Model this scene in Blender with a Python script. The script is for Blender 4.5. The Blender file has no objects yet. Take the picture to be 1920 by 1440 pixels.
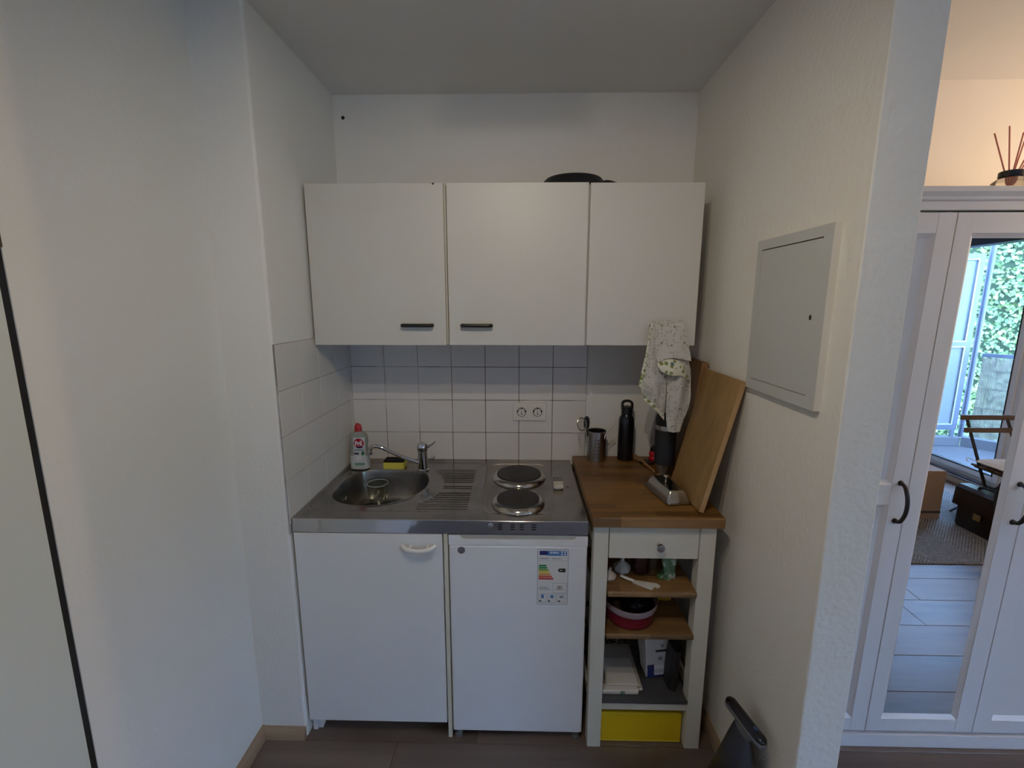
import bpy, bmesh, math, random
from mathutils import Vector, Matrix, noise
random.seed(7)
S = bpy.context.scene
COL = S.collection
PI = math.pi

# ------------------------------------------------------------------ camera, light, exposure
cam_d = bpy.data.cameras.new('camera'); cam = bpy.data.objects.new('camera', cam_d); COL.objects.link(cam)
S.camera = cam
F_PX = 854.3975; YAW = -0.020481; PITCH = -0.1747886; ROLL = 0.0014274
cam_d.sensor_fit = 'HORIZONTAL'; cam_d.sensor_width = 36.0; cam_d.lens = F_PX / 1920 * 36.0
cam_d.clip_start = 0.02; cam_d.clip_end = 200
fw = Vector((math.sin(YAW)*math.cos(PITCH), math.cos(YAW)*math.cos(PITCH), math.sin(PITCH)))
rt0 = Vector((math.cos(YAW), -math.sin(YAW), 0)); up0 = rt0.cross(fw)
rt = math.cos(ROLL)*rt0 + math.sin(ROLL)*up0; up = -math.sin(ROLL)*rt0 + math.cos(ROLL)*up0
M = Matrix((rt, up, -fw)).transposed().to_4x4(); M.translation = Vector((0.77317, -2.01669, 1.56912))
cam.matrix_world = M

SKY_COL = (0.33, 0.56, 1.0); SKY_STR = 47.0
KITCHEN_W = 11.2; KITCHEN_COL = (1.0, 0.87, 0.66)
UPLIGHT_W = 16.0; BOWL_W = 24.0; ROOM_COL = (1.0, 0.73, 0.47)
w = bpy.data.worlds.new('sky'); S.world = w; w.use_nodes = True
w.node_tree.nodes['Background'].inputs[0].default_value = (*SKY_COL, 1)
w.node_tree.nodes['Background'].inputs[1].default_value = SKY_STR
S.view_settings.view_transform = 'Standard'; S.view_settings.look = 'None'
S.view_settings.gamma = 1.0; S.view_settings.use_curve_mapping = False
S.view_settings.exposure = 0.02
S.cycles.use_denoising = True
S.cycles.max_bounces = 10; S.cycles.diffuse_bounces = 6; S.cycles.glossy_bounces = 5
S.cycles.transmission_bounces = 8; S.cycles.sample_clamp_indirect = 6.0

# ------------------------------------------------------------------ material helpers
MATS = {}
def mat(name, col=(.8,.8,.8), rough=.5, metal=0., trans=0., ior=1.45, bump=None, vary=None, emit=None, coat=0., alpha=1.):
    if name in MATS: return MATS[name]
    m = bpy.data.materials.new(name); m.use_nodes = True; MATS[name] = m
    nt = m.node_tree; b = nt.nodes['Principled BSDF']
    b.inputs['Base Color'].default_value = (*col, 1); b.inputs['Roughness'].default_value = rough
    b.inputs['Metallic'].default_value = metal; b.inputs['Transmission Weight'].default_value = trans
    b.inputs['IOR'].default_value = ior; b.inputs['Coat Weight'].default_value = coat
    b.inputs['Alpha'].default_value = alpha
    if emit:
        b.inputs['Emission Color'].default_value = (*emit[0], 1); b.inputs['Emission Strength'].default_value = emit[1]
    if bump or vary:
        tc = nt.nodes.new('ShaderNodeTexCoord')
    if bump:                     # (scale, strength, distance, stretch)
        n = nt.nodes.new('ShaderNodeTexNoise'); n.inputs['Scale'].default_value = bump[0]; n.inputs['Detail'].default_value = 3
        src = tc.outputs['Object']
        if len(bump) > 3:
            mp = nt.nodes.new('ShaderNodeMapping'); mp.inputs['Scale'].default_value = bump[3]
            nt.links.new(src, mp.inputs[0]); src = mp.outputs[0]
        nt.links.new(src, n.inputs['Vector'])
        bp = nt.nodes.new('ShaderNodeBump'); bp.inputs['Strength'].default_value = bump[1]; bp.inputs['Distance'].default_value = bump[2]
        nt.links.new(n.outputs['Fac'], bp.inputs['Height']); nt.links.new(bp.outputs[0], b.inputs['Normal'])
    if vary:                     # (scale, second colour, lo, hi, stretch)
        n = nt.nodes.new('ShaderNodeTexNoise'); n.inputs['Scale'].default_value = vary[0]; n.inputs['Detail'].default_value = 5
        src = tc.outputs['Object']
        if len(vary) > 4:
            mp = nt.nodes.new('ShaderNodeMapping'); mp.inputs['Scale'].default_value = vary[4]
            nt.links.new(src, mp.inputs[0]); src = mp.outputs[0]
        nt.links.new(src, n.inputs['Vector'])
        mr = nt.nodes.new('ShaderNodeMapRange'); mr.inputs[1].default_value = vary[2]; mr.inputs[2].default_value = vary[3]
        nt.links.new(n.outputs['Fac'], mr.inputs[0])
        mx = nt.nodes.new('ShaderNodeMix'); mx.data_type = 'RGBA'
        mx.inputs['A'].default_value = (*col, 1); mx.inputs['B'].default_value = (*vary[1], 1)
        nt.links.new(mr.outputs[0], mx.inputs['Factor']); nt.links.new(mx.outputs['Result'], b.inputs['Base Color'])
    return m

def wood(name, dark, light, grain_axis='X', scale=9., rough=.45, staves=None, rand=False, knots=0.):
    """stretched noise grain along one axis; staves=(length, width) adds glued strips with their own tone."""
    if name in MATS: return MATS[name]
    m = bpy.data.materials.new(name); m.use_nodes = True; MATS[name] = m
    nt = m.node_tree; N = nt.nodes; L = nt.links; b = N['Principled BSDF']; b.inputs['Roughness'].default_value = rough
    tc = N.new('ShaderNodeTexCoord'); mp = N.new('ShaderNodeMapping')
    st = {'X': (.10, 1, 1), 'Y': (1, .10, 1), 'Z': (1, 1, .10)}[grain_axis]
    mp.inputs['Scale'].default_value = st
    src = tc.outputs['Object']
    if rand:
        oi = N.new('ShaderNodeObjectInfo'); vm = N.new('ShaderNodeVectorMath'); vm.operation = 'MULTIPLY_ADD'
        cb = N.new('ShaderNodeCombineXYZ')
        for i in range(3): L.new(oi.outputs['Random'], cb.inputs[i])
        vm.inputs[1].default_value = (31., 17., 11.); L.new(cb.outputs[0], vm.inputs[0]); L.new(src, vm.inputs[2]); src = vm.outputs[0]
    L.new(src, mp.inputs[0])
    n = N.new('ShaderNodeTexNoise'); n.inputs['Scale'].default_value = scale * 6; n.inputs['Detail'].default_value = 7; n.inputs['Roughness'].default_value = .62
    L.new(mp.outputs[0], n.inputs['Vector'])
    n2 = N.new('ShaderNodeTexNoise'); n2.inputs['Scale'].default_value = scale; n2.inputs['Detail'].default_value = 3; n2.inputs['Distortion'].default_value = 1.2
    L.new(mp.outputs[0], n2.inputs['Vector'])
    ad = N.new('ShaderNodeMath'); ad.operation = 'MULTIPLY_ADD'; ad.inputs[1].default_value = .55
    L.new(n2.outputs['Fac'], ad.inputs[0]); 
    hf = N.new('ShaderNodeMath'); hf.operation = 'MULTIPLY'; hf.inputs[1].default_value = .45; L.new(n.outputs['Fac'], hf.inputs[0])
    L.new(hf.outputs[0], ad.inputs[2]); val = ad.outputs[0]
    if staves:
        br = N.new('ShaderNodeTexBrick'); br.inputs['Scale'].default_value = 1.0
        br.inputs['Brick Width'].default_value = staves[0]; br.inputs['Row Height'].default_value = staves[1]
        br.inputs['Mortar Size'].default_value = 0.0003; br.inputs['Color1'].default_value = (0,0,0,1); br.inputs['Color2'].default_value = (1,1,1,1)
        br.inputs['Mortar'].default_value = (.2,.2,.2,1); br.offset = .37
        L.new(tc.outputs['Object'], br.inputs['Vector'])
        a2 = N.new('ShaderNodeMath'); a2.operation = 'MULTIPLY_ADD'; a2.inputs[1].default_value = .22
        L.new(br.outputs['Color'], a2.inputs[0]); 
        s2 = N.new('ShaderNodeMath'); s2.operation = 'SUBTRACT'; s2.inputs[1].default_value = .10; L.new(val, s2.inputs[0]); L.new(s2.outputs[0], a2.inputs[2]); val = a2.outputs[0]
    if rand:
        a3 = N.new('ShaderNodeMath'); a3.operation = 'MULTIPLY_ADD'; a3.inputs[1].default_value = .16
        s3 = N.new('ShaderNodeMath'); s3.operation = 'SUBTRACT'; s3.inputs[1].default_value = .08
        L.new(oi.outputs['Random'], a3.inputs[0]); L.new(val, s3.inputs[0]); L.new(s3.outputs[0], a3.inputs[2]); val = a3.outputs[0]
    cr = N.new('ShaderNodeValToRGB'); cr.color_ramp.elements[0].position = .34; cr.color_ramp.elements[1].position = .66
    cr.color_ramp.elements[0].color = (*dark, 1); cr.color_ramp.elements[1].color = (*light, 1)
    L.new(val, cr.inputs[0]); outc = cr.outputs[0]
    if knots:
        k = N.new('ShaderNodeTexNoise'); k.inputs['Scale'].default_value = 2.6; k.inputs['Detail'].default_value = 2
        mk = N.new('ShaderNodeMapping'); mk.inputs['Scale'].default_value = {'X': (.55, 3.2, 1), 'Y': (3.2, .55, 1), 'Z': (3, 3, .6)}[grain_axis]
        L.new(src, mk.inputs[0]); L.new(mk.outputs[0], k.inputs['Vector'])
        mr = N.new('ShaderNodeMapRange'); mr.inputs[1].default_value = .60; mr.inputs[2].default_value = .72; mr.inputs[4].default_value = knots
        L.new(k.outputs['Fac'], mr.inputs[0])
        mx = N.new('ShaderNodeMix'); mx.data_type = 'RGBA'; mx.inputs['B'].default_value = tuple(c*.35 for c in dark) + (1,)
        L.new(mr.outputs[0], mx.inputs['Factor']); L.new(outc, mx.inputs['A']); outc = mx.outputs['Result']
    L.new(outc, b.inputs['Base Color'])
    bp = N.new('ShaderNodeBump'); bp.inputs['Strength'].default_value = .12; bp.inputs['Distance'].default_value = .001
    L.new(n.outputs['Fac'], bp.inputs['Height']); L.new(bp.outputs[0], b.inputs['Normal'])
    return m

# ------------------------------------------------------------------ mesh helpers (all in world coordinates)
def BM(): return bmesh.new()
def box(bm, x0, x1, y0, y1, z0, z1, bev=0., seg=2):
    r = bmesh.ops.create_cube(bm, size=1.0); vs = r['verts']
    for v in vs:
        v.co = Vector(((x0+x1)/2 + v.co.x*(x1-x0), (y0+y1)/2 + v.co.y*(y1-y0), (z0+z1)/2 + v.co.z*(z1-z0)))
    if bev > 0:
        es = list({e for v in vs for e in v.link_edges})
        bmesh.ops.bevel(bm, geom=es, offset=bev, segments=seg, profile=.5, affect='EDGES')
    return bm
def prism(bm, poly, a, b, axis='Z'):
    def P(p, t): return {'Z': (p[0], p[1], t), 'Y': (p[0], t, p[1]), 'X': (t, p[0], p[1])}[axis]
    lo = [bm.verts.new(P(p, a)) for p in poly]; hi = [bm.verts.new(P(p, b)) for p in poly]
    n = len(poly); bm.faces.new(lo); bm.faces.new(hi)
    for i in range(n): bm.faces.new((lo[i], lo[(i+1) % n], hi[(i+1) % n], hi[i]))
    bmesh.ops.recalc_face_normals(bm, faces=bm.faces)
    return bm
def lathe(bm, prof, c, seg=32, sx=1., sy=1., axis='Z', cap=True):
    c = Vector(c); rings = []
    for r, h in prof:
        ring = []
        for i in range(seg):
            a = 2*PI*i/seg; p = (r*math.cos(a)*sx, r*math.sin(a)*sy, h)
            if axis == 'Y': p = (p[0], -p[2], p[1])
            if axis == 'X': p = (p[2], p[0], p[1])
            ring.append(bm.verts.new(c + Vector(p)))
        rings.append(ring)
    for k in range(len(rings)-1):
        for i in range(seg):
            j = (i+1) % seg
            bm.faces.new((rings[k][i], rings[k][j], rings[k+1][j], rings[k+1][i]))
    if cap:
        if prof[0][0] > 1e-6: bm.faces.new(list(reversed(rings[0])))
        if prof[-1][0] > 1e-6: bm.faces.new(rings[-1])
    bmesh.ops.remove_doubles(bm, verts=[v for r in rings for v in r], dist=1e-6)
    bmesh.ops.recalc_face_normals(bm, faces=bm.faces)
    return bm
def smooth_path(pts, n):
    P = [Vector(p) for p in pts]; out = []
    for i in range(len(P)-1):
        p0 = P[max(i-1, 0)]; p1 = P[i]; p2 = P[i+1]; p3 = P[min(i+2, len(P)-1)]
        for k in range(n):
            t = k/n
            out.append(.5*((2*p1) + (p2-p0)*t + (2*p0-5*p1+4*p2-p3)*t*t + (3*p1-p0-3*p2+p3)*t**3))
    out.append(P[-1]); return out
def tube(bm, pts, r, seg=10, smooth=0, flat=(1., 1.)):
    P = smooth_path(pts, smooth) if smooth else [Vector(p) for p in pts]
    n = len(P); rings = []; prev = None
    for i, p in enumerate(P):
        t = (P[min(i+1, n-1)] - P[max(i-1, 0)]).normalized()
        if prev is None:
            u = t.cross(Vector((0, 0, 1)))
            if u.length < 1e-3: u = t.cross(Vector((1, 0, 0)))
            u.normalize()
        else:
            u = (prev - t*prev.dot(t)).normalized()
        prev = u; v = t.cross(u)
        rr = r(i/(n-1)) if callable(r) else r
        rings.append([bm.verts.new(p + u*(rr*flat[0]*math.cos(2*PI*k/seg)) + v*(rr*flat[1]*math.sin(2*PI*k/seg))) for k in range(seg)])
    for i in range(n-1):
        for k in range(seg):
            j = (k+1) % seg
            bm.faces.new((rings[i][k], rings[i][j], rings[i+1][j], rings[i+1][k]))
    bm.faces.new(list(reversed(rings[0]))); bm.faces.new(rings[-1])
    bmesh.ops.recalc_face_normals(bm, faces=bm.faces)
    return bm
def loft(bm, rings, cap=True):
    R = [[bm.verts.new(p) for p in ring] for ring in rings]; n = len(R[0])
    for i in range(len(R)-1):
        for k in range(n):
            j = (k+1) % n
            bm.faces.new((R[i][k], R[i][j], R[i+1][j], R[i+1][k]))
    if cap: bm.faces.new(list(reversed(R[0]))); bm.faces.new(R[-1])
    bmesh.ops.recalc_face_normals(bm, faces=bm.faces)
    return bm
def rrect(cx, cy, hx, hy, r, z, seg=5):
    out = []
    for qx, qy, a0 in ((1, 1, 0), (-1, 1, 90), (-1, -1, 180), (1, -1, 270)):
        for k in range(seg+1):
            a = math.radians(a0 + 90*k/seg)
            out.append((cx + qx*(hx-r) + r*math.cos(a), cy + qy*(hy-r) + r*math.sin(a), z))
    return out
def sheet(bm, rows, nu=16, nv=20, thick=.003, ripple=0., rs=30., wrap=None):
    """cloth from rows of control points (each row the same count), resampled, rippled, thickened."""
    R = [[Vector(p) for p in r] for r in rows]
    def interp(seq, t):
        x = t*(len(seq)-1); i = min(int(x), len(seq)-2); return seq[i].lerp(seq[i+1], x-i)
    def srow(seq, n):
        sp = smooth_path(seq, 6); return [interp(sp, k/n) for k in range(n+1)]
    cols = [srow(r, nu) for r in R]
    grid = [srow([c[k] for c in cols], nv) for k in range(nu+1)]
    V = []
    for k in range(nu+1):
        col = []
        for j in range(nv+1):
            p = grid[k][j].copy()
            if ripple: p.y += ripple*(noise.noise(Vector((p.x*rs, p.z*rs*.45, p.y*9))))
            col.append(bm.verts.new(p))
        V.append(col)
    fs = []
    for k in range(nu):
        for j in range(nv): fs.append(bm.faces.new((V[k][j], V[k+1][j], V[k+1][j+1], V[k][j+1])))
    bmesh.ops.recalc_face_normals(bm, faces=fs)
    bmesh.ops.solidify(bm, geom=fs, thickness=thick)
    return bm

ORG = {}
def thing(name, label, cat, loc, group=None, kind=None):
    o = bpy.data.objects.new(name, None); COL.objects.link(o); o.empty_display_size = .05
    o.location = loc; ORG[o.name] = Vector(loc); o['label'] = label; o['category'] = cat
    if group: o['group'] = group
    if kind: o['kind'] = kind
    return o
def obj(name, bm, m, parent=None, angle=35, kind=None, label=None, smooth=True):
    me = bpy.data.meshes.new(name); bmesh.ops.recalc_face_normals(bm, faces=bm.faces) if False else None
    o = bpy.data.objects.new(name, me); COL.objects.link(o)
    org = ORG[parent.name] if parent else Vector((0, 0, 0))
    if org.length > 0: bmesh.ops.translate(bm, vec=-org, verts=bm.verts)
    bm.to_mesh(me); bm.free()
    if isinstance(m, (list, tuple)):
        for q in m: me.materials.append(q)
    else: me.materials.append(m)
    if smooth:
        me.shade_smooth(); me.set_sharp_from_angle(angle=math.radians(angle))
    if smooth:
        wn = o.modifiers.new('normals', 'WEIGHTED_NORMAL'); wn.keep_sharp = True; wn.weight = 80
    if parent: o.parent = parent
    ORG[o.name] = org
    if kind: o['kind'] = kind
    if label: o['label'] = label
    return o
def tag(o, label, cat, group=None):
    o['label'] = label; o['category'] = cat
    if group: o['group'] = group
    return o
def struct(name, bm, m, parent=None, angle=35):
    o = obj(name, bm, m, parent, angle)
    if not parent: o['kind'] = 'structure'
    return o
def text(name, body, size, loc, m, parent, rot=(PI/2, 0, 0), shear=0., bold=0., align='CENTER', sx=1.):
    c = bpy.data.curves.new(name, 'FONT'); c.body = body; c.size = size; c.align_x = align; c.align_y = 'CENTER'
    c.extrude = .0002; c.shear = shear; c.offset = bold; c.resolution_u = 3
    tmp = bpy.data.objects.new('tmp_text', c); COL.objects.link(tmp)
    me = bpy.data.meshes.new_from_object(tmp.evaluated_get(bpy.context.evaluated_depsgraph_get())); me.name = name
    bpy.data.objects.remove(tmp); bpy.data.curves.remove(c); me.materials.clear(); me.materials.append(m)
    o = bpy.data.objects.new(name, me); COL.objects.link(o)
    o.parent = parent; o.location = Vector(loc) - ORG[parent.name]; o.rotation_euler = rot; o.scale = (sx, 1, 1)
    ORG[o.name] = ORG[parent.name]
    return o

# ------------------------------------------------------------------ materials
m_wall = mat('wall_paint', (.79, .78, .755), .85, bump=(110, .4, .003))
m_wallr = mat('rough_wall_paint', (.80, .77, .71), .85, bump=(62, .6, .0042))
m_ceil = mat('ceiling_paint', (.74, .73, .71), .9, bump=(120, .25, .002))
m_warm = mat('warm_lit_wall_paint', (.76, .70, .62), .85, bump=(140, .3, .002))  # warm lamp light partly put into this wall colour
m_tile = mat('tile_glaze', (.74, .71, .685), .22, bump=(7, .05, .004))
m_grout = mat('grout', (.085, .065, .055), .9, vary=(5, (.40, .38, .36), .50, .62))
m_groutl = mat('light_grout', (.40, .39, .39), .9, vary=(6, (.22, .20, .19), .5, .65))
m_cab = mat('white_laminate', (.62, .605, .565), .42, bump=(220, .05, .0005))
m_cabl = mat('white_cabinet_front', (.76, .765, .77), .40, bump=(220, .05, .0005))
m_edge = mat('cream_edge_band', (.62, .58, .46), .6)
m_dark = mat('shade_black', (.012, .011, .010), .8)
m_black = mat('black_plastic', (.008, .008, .009), .42)
m_blackg = mat('black_gloss', (.006, .006, .007), .16)
m_fridge = mat('white_enamel', (.76, .77, .79), .34, bump=(160, .05, .0006))
m_fridgeg = mat('grey_handle_strip', (.42, .41, .37), .4)
m_white = mat('white_plastic', (.78, .78, .76), .35)
m_sock = mat('socket_plastic', (.74, .72, .66), .35)
m_steel = mat('stainless_steel', (.35, .33, .31), .125, 1., bump=(26, .04, .004), vary=(9, (.25, .235, .215), .45, .7))
m_steelb = mat('brushed_sink_steel', (.26, .245, .22), .27, 1., bump=(60, .05, .001))
m_apron = mat('polished_steel_apron', (.56, .56, .57), .07, 1., bump=(5.5, .22, .008))
m_chrome = mat('chrome', (.70, .70, .70), .07, 1.)
m_satin = mat('satin_steel', (.43, .42, .40), .28, 1., bump=(90, .06, .0008))
m_rim = mat('polished_ring', (.55, .53, .50), .14, 1.)
m_hot = mat('cast_iron_plate', (.030, .027, .025), .55, bump=(300, .15, .0006))
m_oak = wood('oiled_oak_top', (.090, .036, .005), (.25, .12, .026), 'X', 7., .42, staves=(.32, .043))
m_oaks = wood('oak_shelf', (.10, .050, .014), (.25, .135, .045), 'X', 7., .5, staves=(.28, .05))
m_bamboo = wood('bamboo_board', (.225, .118, .032), (.37, .21, .068), 'Z', 10., .5)
m_bamedge = mat('bamboo_board_edge', (.42, .25, .105), .55, bump=(60, .1, .001, (1, 1, .1)))
m_darkb = wood('dark_wood_board', (.09, .038, .010), (.20, .092, .026), 'Z', 8., .5)
m_spoon = wood('beech_wood', (.22, .10, .035), (.40, .20, .08), 'Y', 9., .5)
m_cart = mat('cream_cart_paint', (.66, .635, .55), .42)
m_plank = wood('laminate_plank', (.082, .057, .044), (.168, .122, .094), 'X', 3.2, .38, rand=True, knots=.75)
m_joint = mat('floor_joint', (.035, .027, .022), .9)
m_skirt = wood('skirting_wood', (.24, .155, .09), (.40, .285, .18), 'Y', 5., .45)
m_skirtx = wood('skirting_wood_x', (.24, .155, .09), (.40, .285, .18), 'X', 5., .45)
m_wdr = mat('wardrobe_lacquer', (.74, .74, .75), .38)
m_mirror = mat('mirror_silver', (.86, .88, .90), .0, 1.)
m_glass = mat('clear_glass', (.95, .97, .96), .02, 0., 1., 1.45)
m_panel = mat('fuse_panel_grey', (.55, .555, .53), .45)
m_panele = mat('fuse_panel_edge', (.72, .68, .60), .6)
m_door = mat('door_paint', (.66, .68, .63), .5)
m_red = mat('red_plastic', (.45, .012, .014), .35)
m_yel = mat('yellow_carton', (.60, .37, .004), .5)
m_spy = mat('yellow_sponge_foam', (.66, .54, .07), .9, bump=(160, .5, .003))
m_spb = mat('black_scouring_pad', (.012, .012, .013), .95, bump=(240, .6, .003))
m_lin = mat('beige_linen', (.46, .42, .36), .95, bump=(420, .4, .0012))
m_linw = mat('white_linen', (.66, .64, .60), .95, bump=(420, .3, .001))
m_paper = mat('white_paper', (.68, .67, .66), .7, bump=(22, .5, .008))
m_navy = mat('navy_print', (.012, .022, .12), .5)
m_grn = mat('green_print', (.03, .16, .07), .5)
m_inkk = mat('black_ink', (.03, .03, .03), .6)
m_inkg = mat('grey_ink', (.30, .31, .33), .6)
m_vac = mat('charcoal_plastic', (.022, .022, .026), .42)
m_vacg = mat('grey_plastic', (.13, .133, .14), .42)

def cloth_pattern(name, base, c1, c2, scale, thr):
    m = bpy.data.materials.new(name); m.use_nodes = True; nt = m.node_tree; N = nt.nodes; L = nt.links
    b = N['Principled BSDF']; b.inputs['Roughness'].default_value = .95
    tc = N.new('ShaderNodeTexCoord')
    mp = N.new('ShaderNodeMapping'); mp.inputs['Scale'].default_value = (1, .05, 1); L.new(tc.outputs['Object'], mp.inputs[0])
    v = N.new('ShaderNodeTexVoronoi'); v.inputs['Scale'].default_value = scale; v.inputs['Randomness'].default_value = .55; L.new(mp.outputs[0], v.inputs['Vector'])
    lt = N.new('ShaderNodeMapRange'); lt.inputs[1].default_value = thr; lt.inputs[2].default_value = thr+.06; lt.inputs[3].default_value = 1; lt.inputs[4].default_value = 0
    L.new(v.outputs['Distance'], lt.inputs[0])
    sp = N.new('ShaderNodeSeparateColor'); L.new(v.outputs['Color'], sp.inputs[0])
    mc = N.new('ShaderNodeMix'); mc.data_type = 'RGBA'; mc.inputs['A'].default_value = (*c1, 1); mc.inputs['B'].default_value = (*c2, 1)
    gt = N.new('ShaderNodeMath'); gt.operation = 'GREATER_THAN'; gt.inputs[1].default_value = .86; L.new(sp.outputs[0], gt.inputs[0]); L.new(gt.outputs[0], mc.inputs['Factor'])
    mx = N.new('ShaderNodeMix'); mx.data_type = 'RGBA'; mx.inputs['A'].default_value = (*base, 1); L.new(lt.outputs[0], mx.inputs['Factor']); L.new(mc.outputs['Result'], mx.inputs['B'])
    L.new(mx.outputs['Result'], b.inputs['Base Color'])
    n = N.new('ShaderNodeTexNoise'); n.inputs['Scale'].default_value = 300; L.new(tc.outputs['Object'], n.inputs['Vector'])
    bp = N.new('ShaderNodeBump'); bp.inputs['Strength'].default_value = .35; bp.inputs['Distance'].default_value = .001
    L.new(n.outputs['Fac'], bp.inputs['Height']); L.new(bp.outputs[0], b.inputs['Normal'])
    return m
m_towel = cloth_pattern('towel_print', (.545, .53, .495), (.425, .42, .375), (.25, .28, .21), 88, .42)
m_hem = cloth_pattern('towel_border_print', (.66, .66, .55), (.20, .24, .08), (.10, .17, .19), 62, .40)

# ------------------------------------------------------------------ room shell
ZC = 2.4074; XR = 1.4824
bm = BM(); box(bm, -1.6, 4.75, -5.3, .12, -.14, -.012); floor = struct('floor', bm, m_joint)
def V(v): return -1.184 - v          # depth seen in the wardrobe mirror -> real depth
# planks: rows 0.20 m deep running along X, each its own board with a bevelled edge
k = 0; yj = -.62 + .2*4
rows = []
y = .18
while y > -5.2:
    rows.append((y-.2, y)); y -= .2
for ri, (ya, yb) in enumerate(rows):
    if yb > -.01: yb2 = min(yb, .0)
    else: yb2 = yb
    if yb2 - ya < .02: continue
    x = -1.55 - ((ri*.53) % 1.2)
    cuts = []
    while x < 4.7: cuts.append(x); x += 1.28
    cuts.append(4.72)
    if abs(ya + .82) < .01: cuts = [-1.55, .33, 1.61, 2.9, 4.18, 4.72]
    if -1.3 < ya < -.9: cuts = [-1.55, -.4, .88, 2.16, 3.44, 4.72]
    if abs(ya + 1.42) < .01: cuts = [-1.55, .23, 1.51, 2.79, 4.07, 4.72]
    for a, b in zip(cuts[:-1], cuts[1:]):
        a = max(a, -1.55); b = min(b, 4.72)
        if b - a < .05: continue
        cx = (a+b)/2; cy = (ya+yb2)/2
        bm = BM(); box(bm, a+.0006, b-.0006, ya+.0008, yb2-.0008, -.011, 0, .0012, 1)
        bmesh.ops.translate(bm, vec=(-cx, -cy, 0), verts=bm.verts)
        o = obj('plank', bm, m_plank, floor); o.location = (cx, cy, 0)
bm = BM(); box(bm, -1.7, 4.85, -5.35, .2, ZC, ZC+.12); struct('ceiling', bm, m_ceil)
bm = BM(); box(bm, -.2, XR+.05, .006, .16, -.012, ZC+.02); wall_back = struct('wall_back', bm, m_wall)
def vround(bm, pts, off, seg=4):
    es = []
    for e in bm.edges:
        a, b = e.verts
        if abs(a.co.x-b.co.x) < 1e-5 and abs(a.co.y-b.co.y) < 1e-5:
            for p in pts:
                if abs(a.co.x-p[0]) < 1e-4 and abs(a.co.y-p[1]) < 1e-4: es.append(e)
    bmesh.ops.bevel(bm, geom=es, offset=off, segments=seg, profile=.5, affect='EDGES')
bm = BM(); prism(bm, [(-.006, .15), (-.006, -.607), (-.169, -.607), (-.169, -1.180), (-.33, -1.180), (-.33, .15)], -.012, ZC+.02)
vround(bm, [(-.006, -.607)], .010); wall_left = struct('wall_left', bm, m_wall, angle=50)
bm = BM(); prism(bm, [(XR, .15), (XR, -1.02), (1.590, -1.02), (1.590, .15)], -.012, ZC+.02)
vround(bm, [(XR, -1.02), (1.590, -1.02)], .004); struct('wall_right', bm, m_wallr, angle=50)
bm = BM(); box(bm, 1.585, 4.7, -.08, .16, -.012, ZC+.02); struct('wall_alcove', bm, m_warm)
bm = BM(); box(bm, -.33, -.169, -5.3, -2.03, -.012, ZC+.02); box(bm, -.33, -.169, -2.03, -1.180, 2.03, ZC+.02); struct('wall_door', bm, m_wall)
bm = BM(); box(bm, -1.65, 4.75, -5.3, -5.15, -.012, ZC+.02); struct('wall_rear', bm, m_wall)
YW0, YW1 = -2.712, -4.75
bm = BM(); box(bm, 4.65, 4.8, YW0, .1, -.012, ZC+.02); box(bm, 4.65, 4.8, -5.3, YW1, -.012, ZC+.02)
box(bm, 4.65, 4.8, YW1, YW0, 2.15, ZC+.02); box(bm, 4.65, 4.8, YW1, YW0, -.012, .085); struct('wall_window', bm, m_wall)

# flush door at the left edge of view
bm = BM(); box(bm, -.209, -.1705, -2.022, -1.1925, .008, 2.022, .002); d1 = struct('door_1', bm, m_door)
bm = BM(); box(bm, -.32, -.212, -2.03, -1.1795, -.01, 2.03); box(bm, -.212, -.1715, -1.1920, -1.1797, -.01, 2.03); obj('door_gap_shade', bm, m_dark, d1)  # black filler behind the door and in its gap paints the shade
m_brass = mat('dark_brass', (.06, .045, .02), .4, .8)
for z in (1.698, .25):
    bm = BM(); lathe(bm, [(.005, -.03), (.005, .03)], (-.1665, -1.187, z), 10); box(bm, -.1715, -.1685, -1.205, -1.188, z-.028, z+.028); obj('hinge', bm, m_brass, d1)
bm = BM(); box(bm, -.171, -.163, -1.975, -1.935, 1.0, 1.2, .004); tube(bm, [(-.165, -1.955, 1.05), (-.12, -1.955, 1.05), (-.117, -1.85, 1.05)], .009, 10, 4); obj('door_handle', bm, m_satin, d1)

# skirting boards
def skirt_prof(t, h): return [(0, 0), (t, 0), (t, h*.55), (t*.75, h*.8), (t*.35, h), (0, h)]
bm = BM(); prism(bm, [(-.169+a, b) for a, b in skirt_prof(.018, .047)], -1.18, -.607, 'Y'); struct('baseboard_left', bm, m_skirt)
bm = BM(); prism(bm, [(-.607-a, b) for a, b in skirt_prof(.018, .044)], -.169, -.008, 'X'); struct('baseboard_step', bm, m_skirtx)
bm = BM(); prism(bm, [(XR-a, b) for a, b in skirt_prof(.016, .047)], -1.012, .0, 'Y'); struct('baseboard_right', bm, m_skirt)
bm = BM(); box(bm, 4.632, 4.65, -5.1, -.1, 0, .055, .003); struct('baseboard_window', bm, m_skirt)

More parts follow.
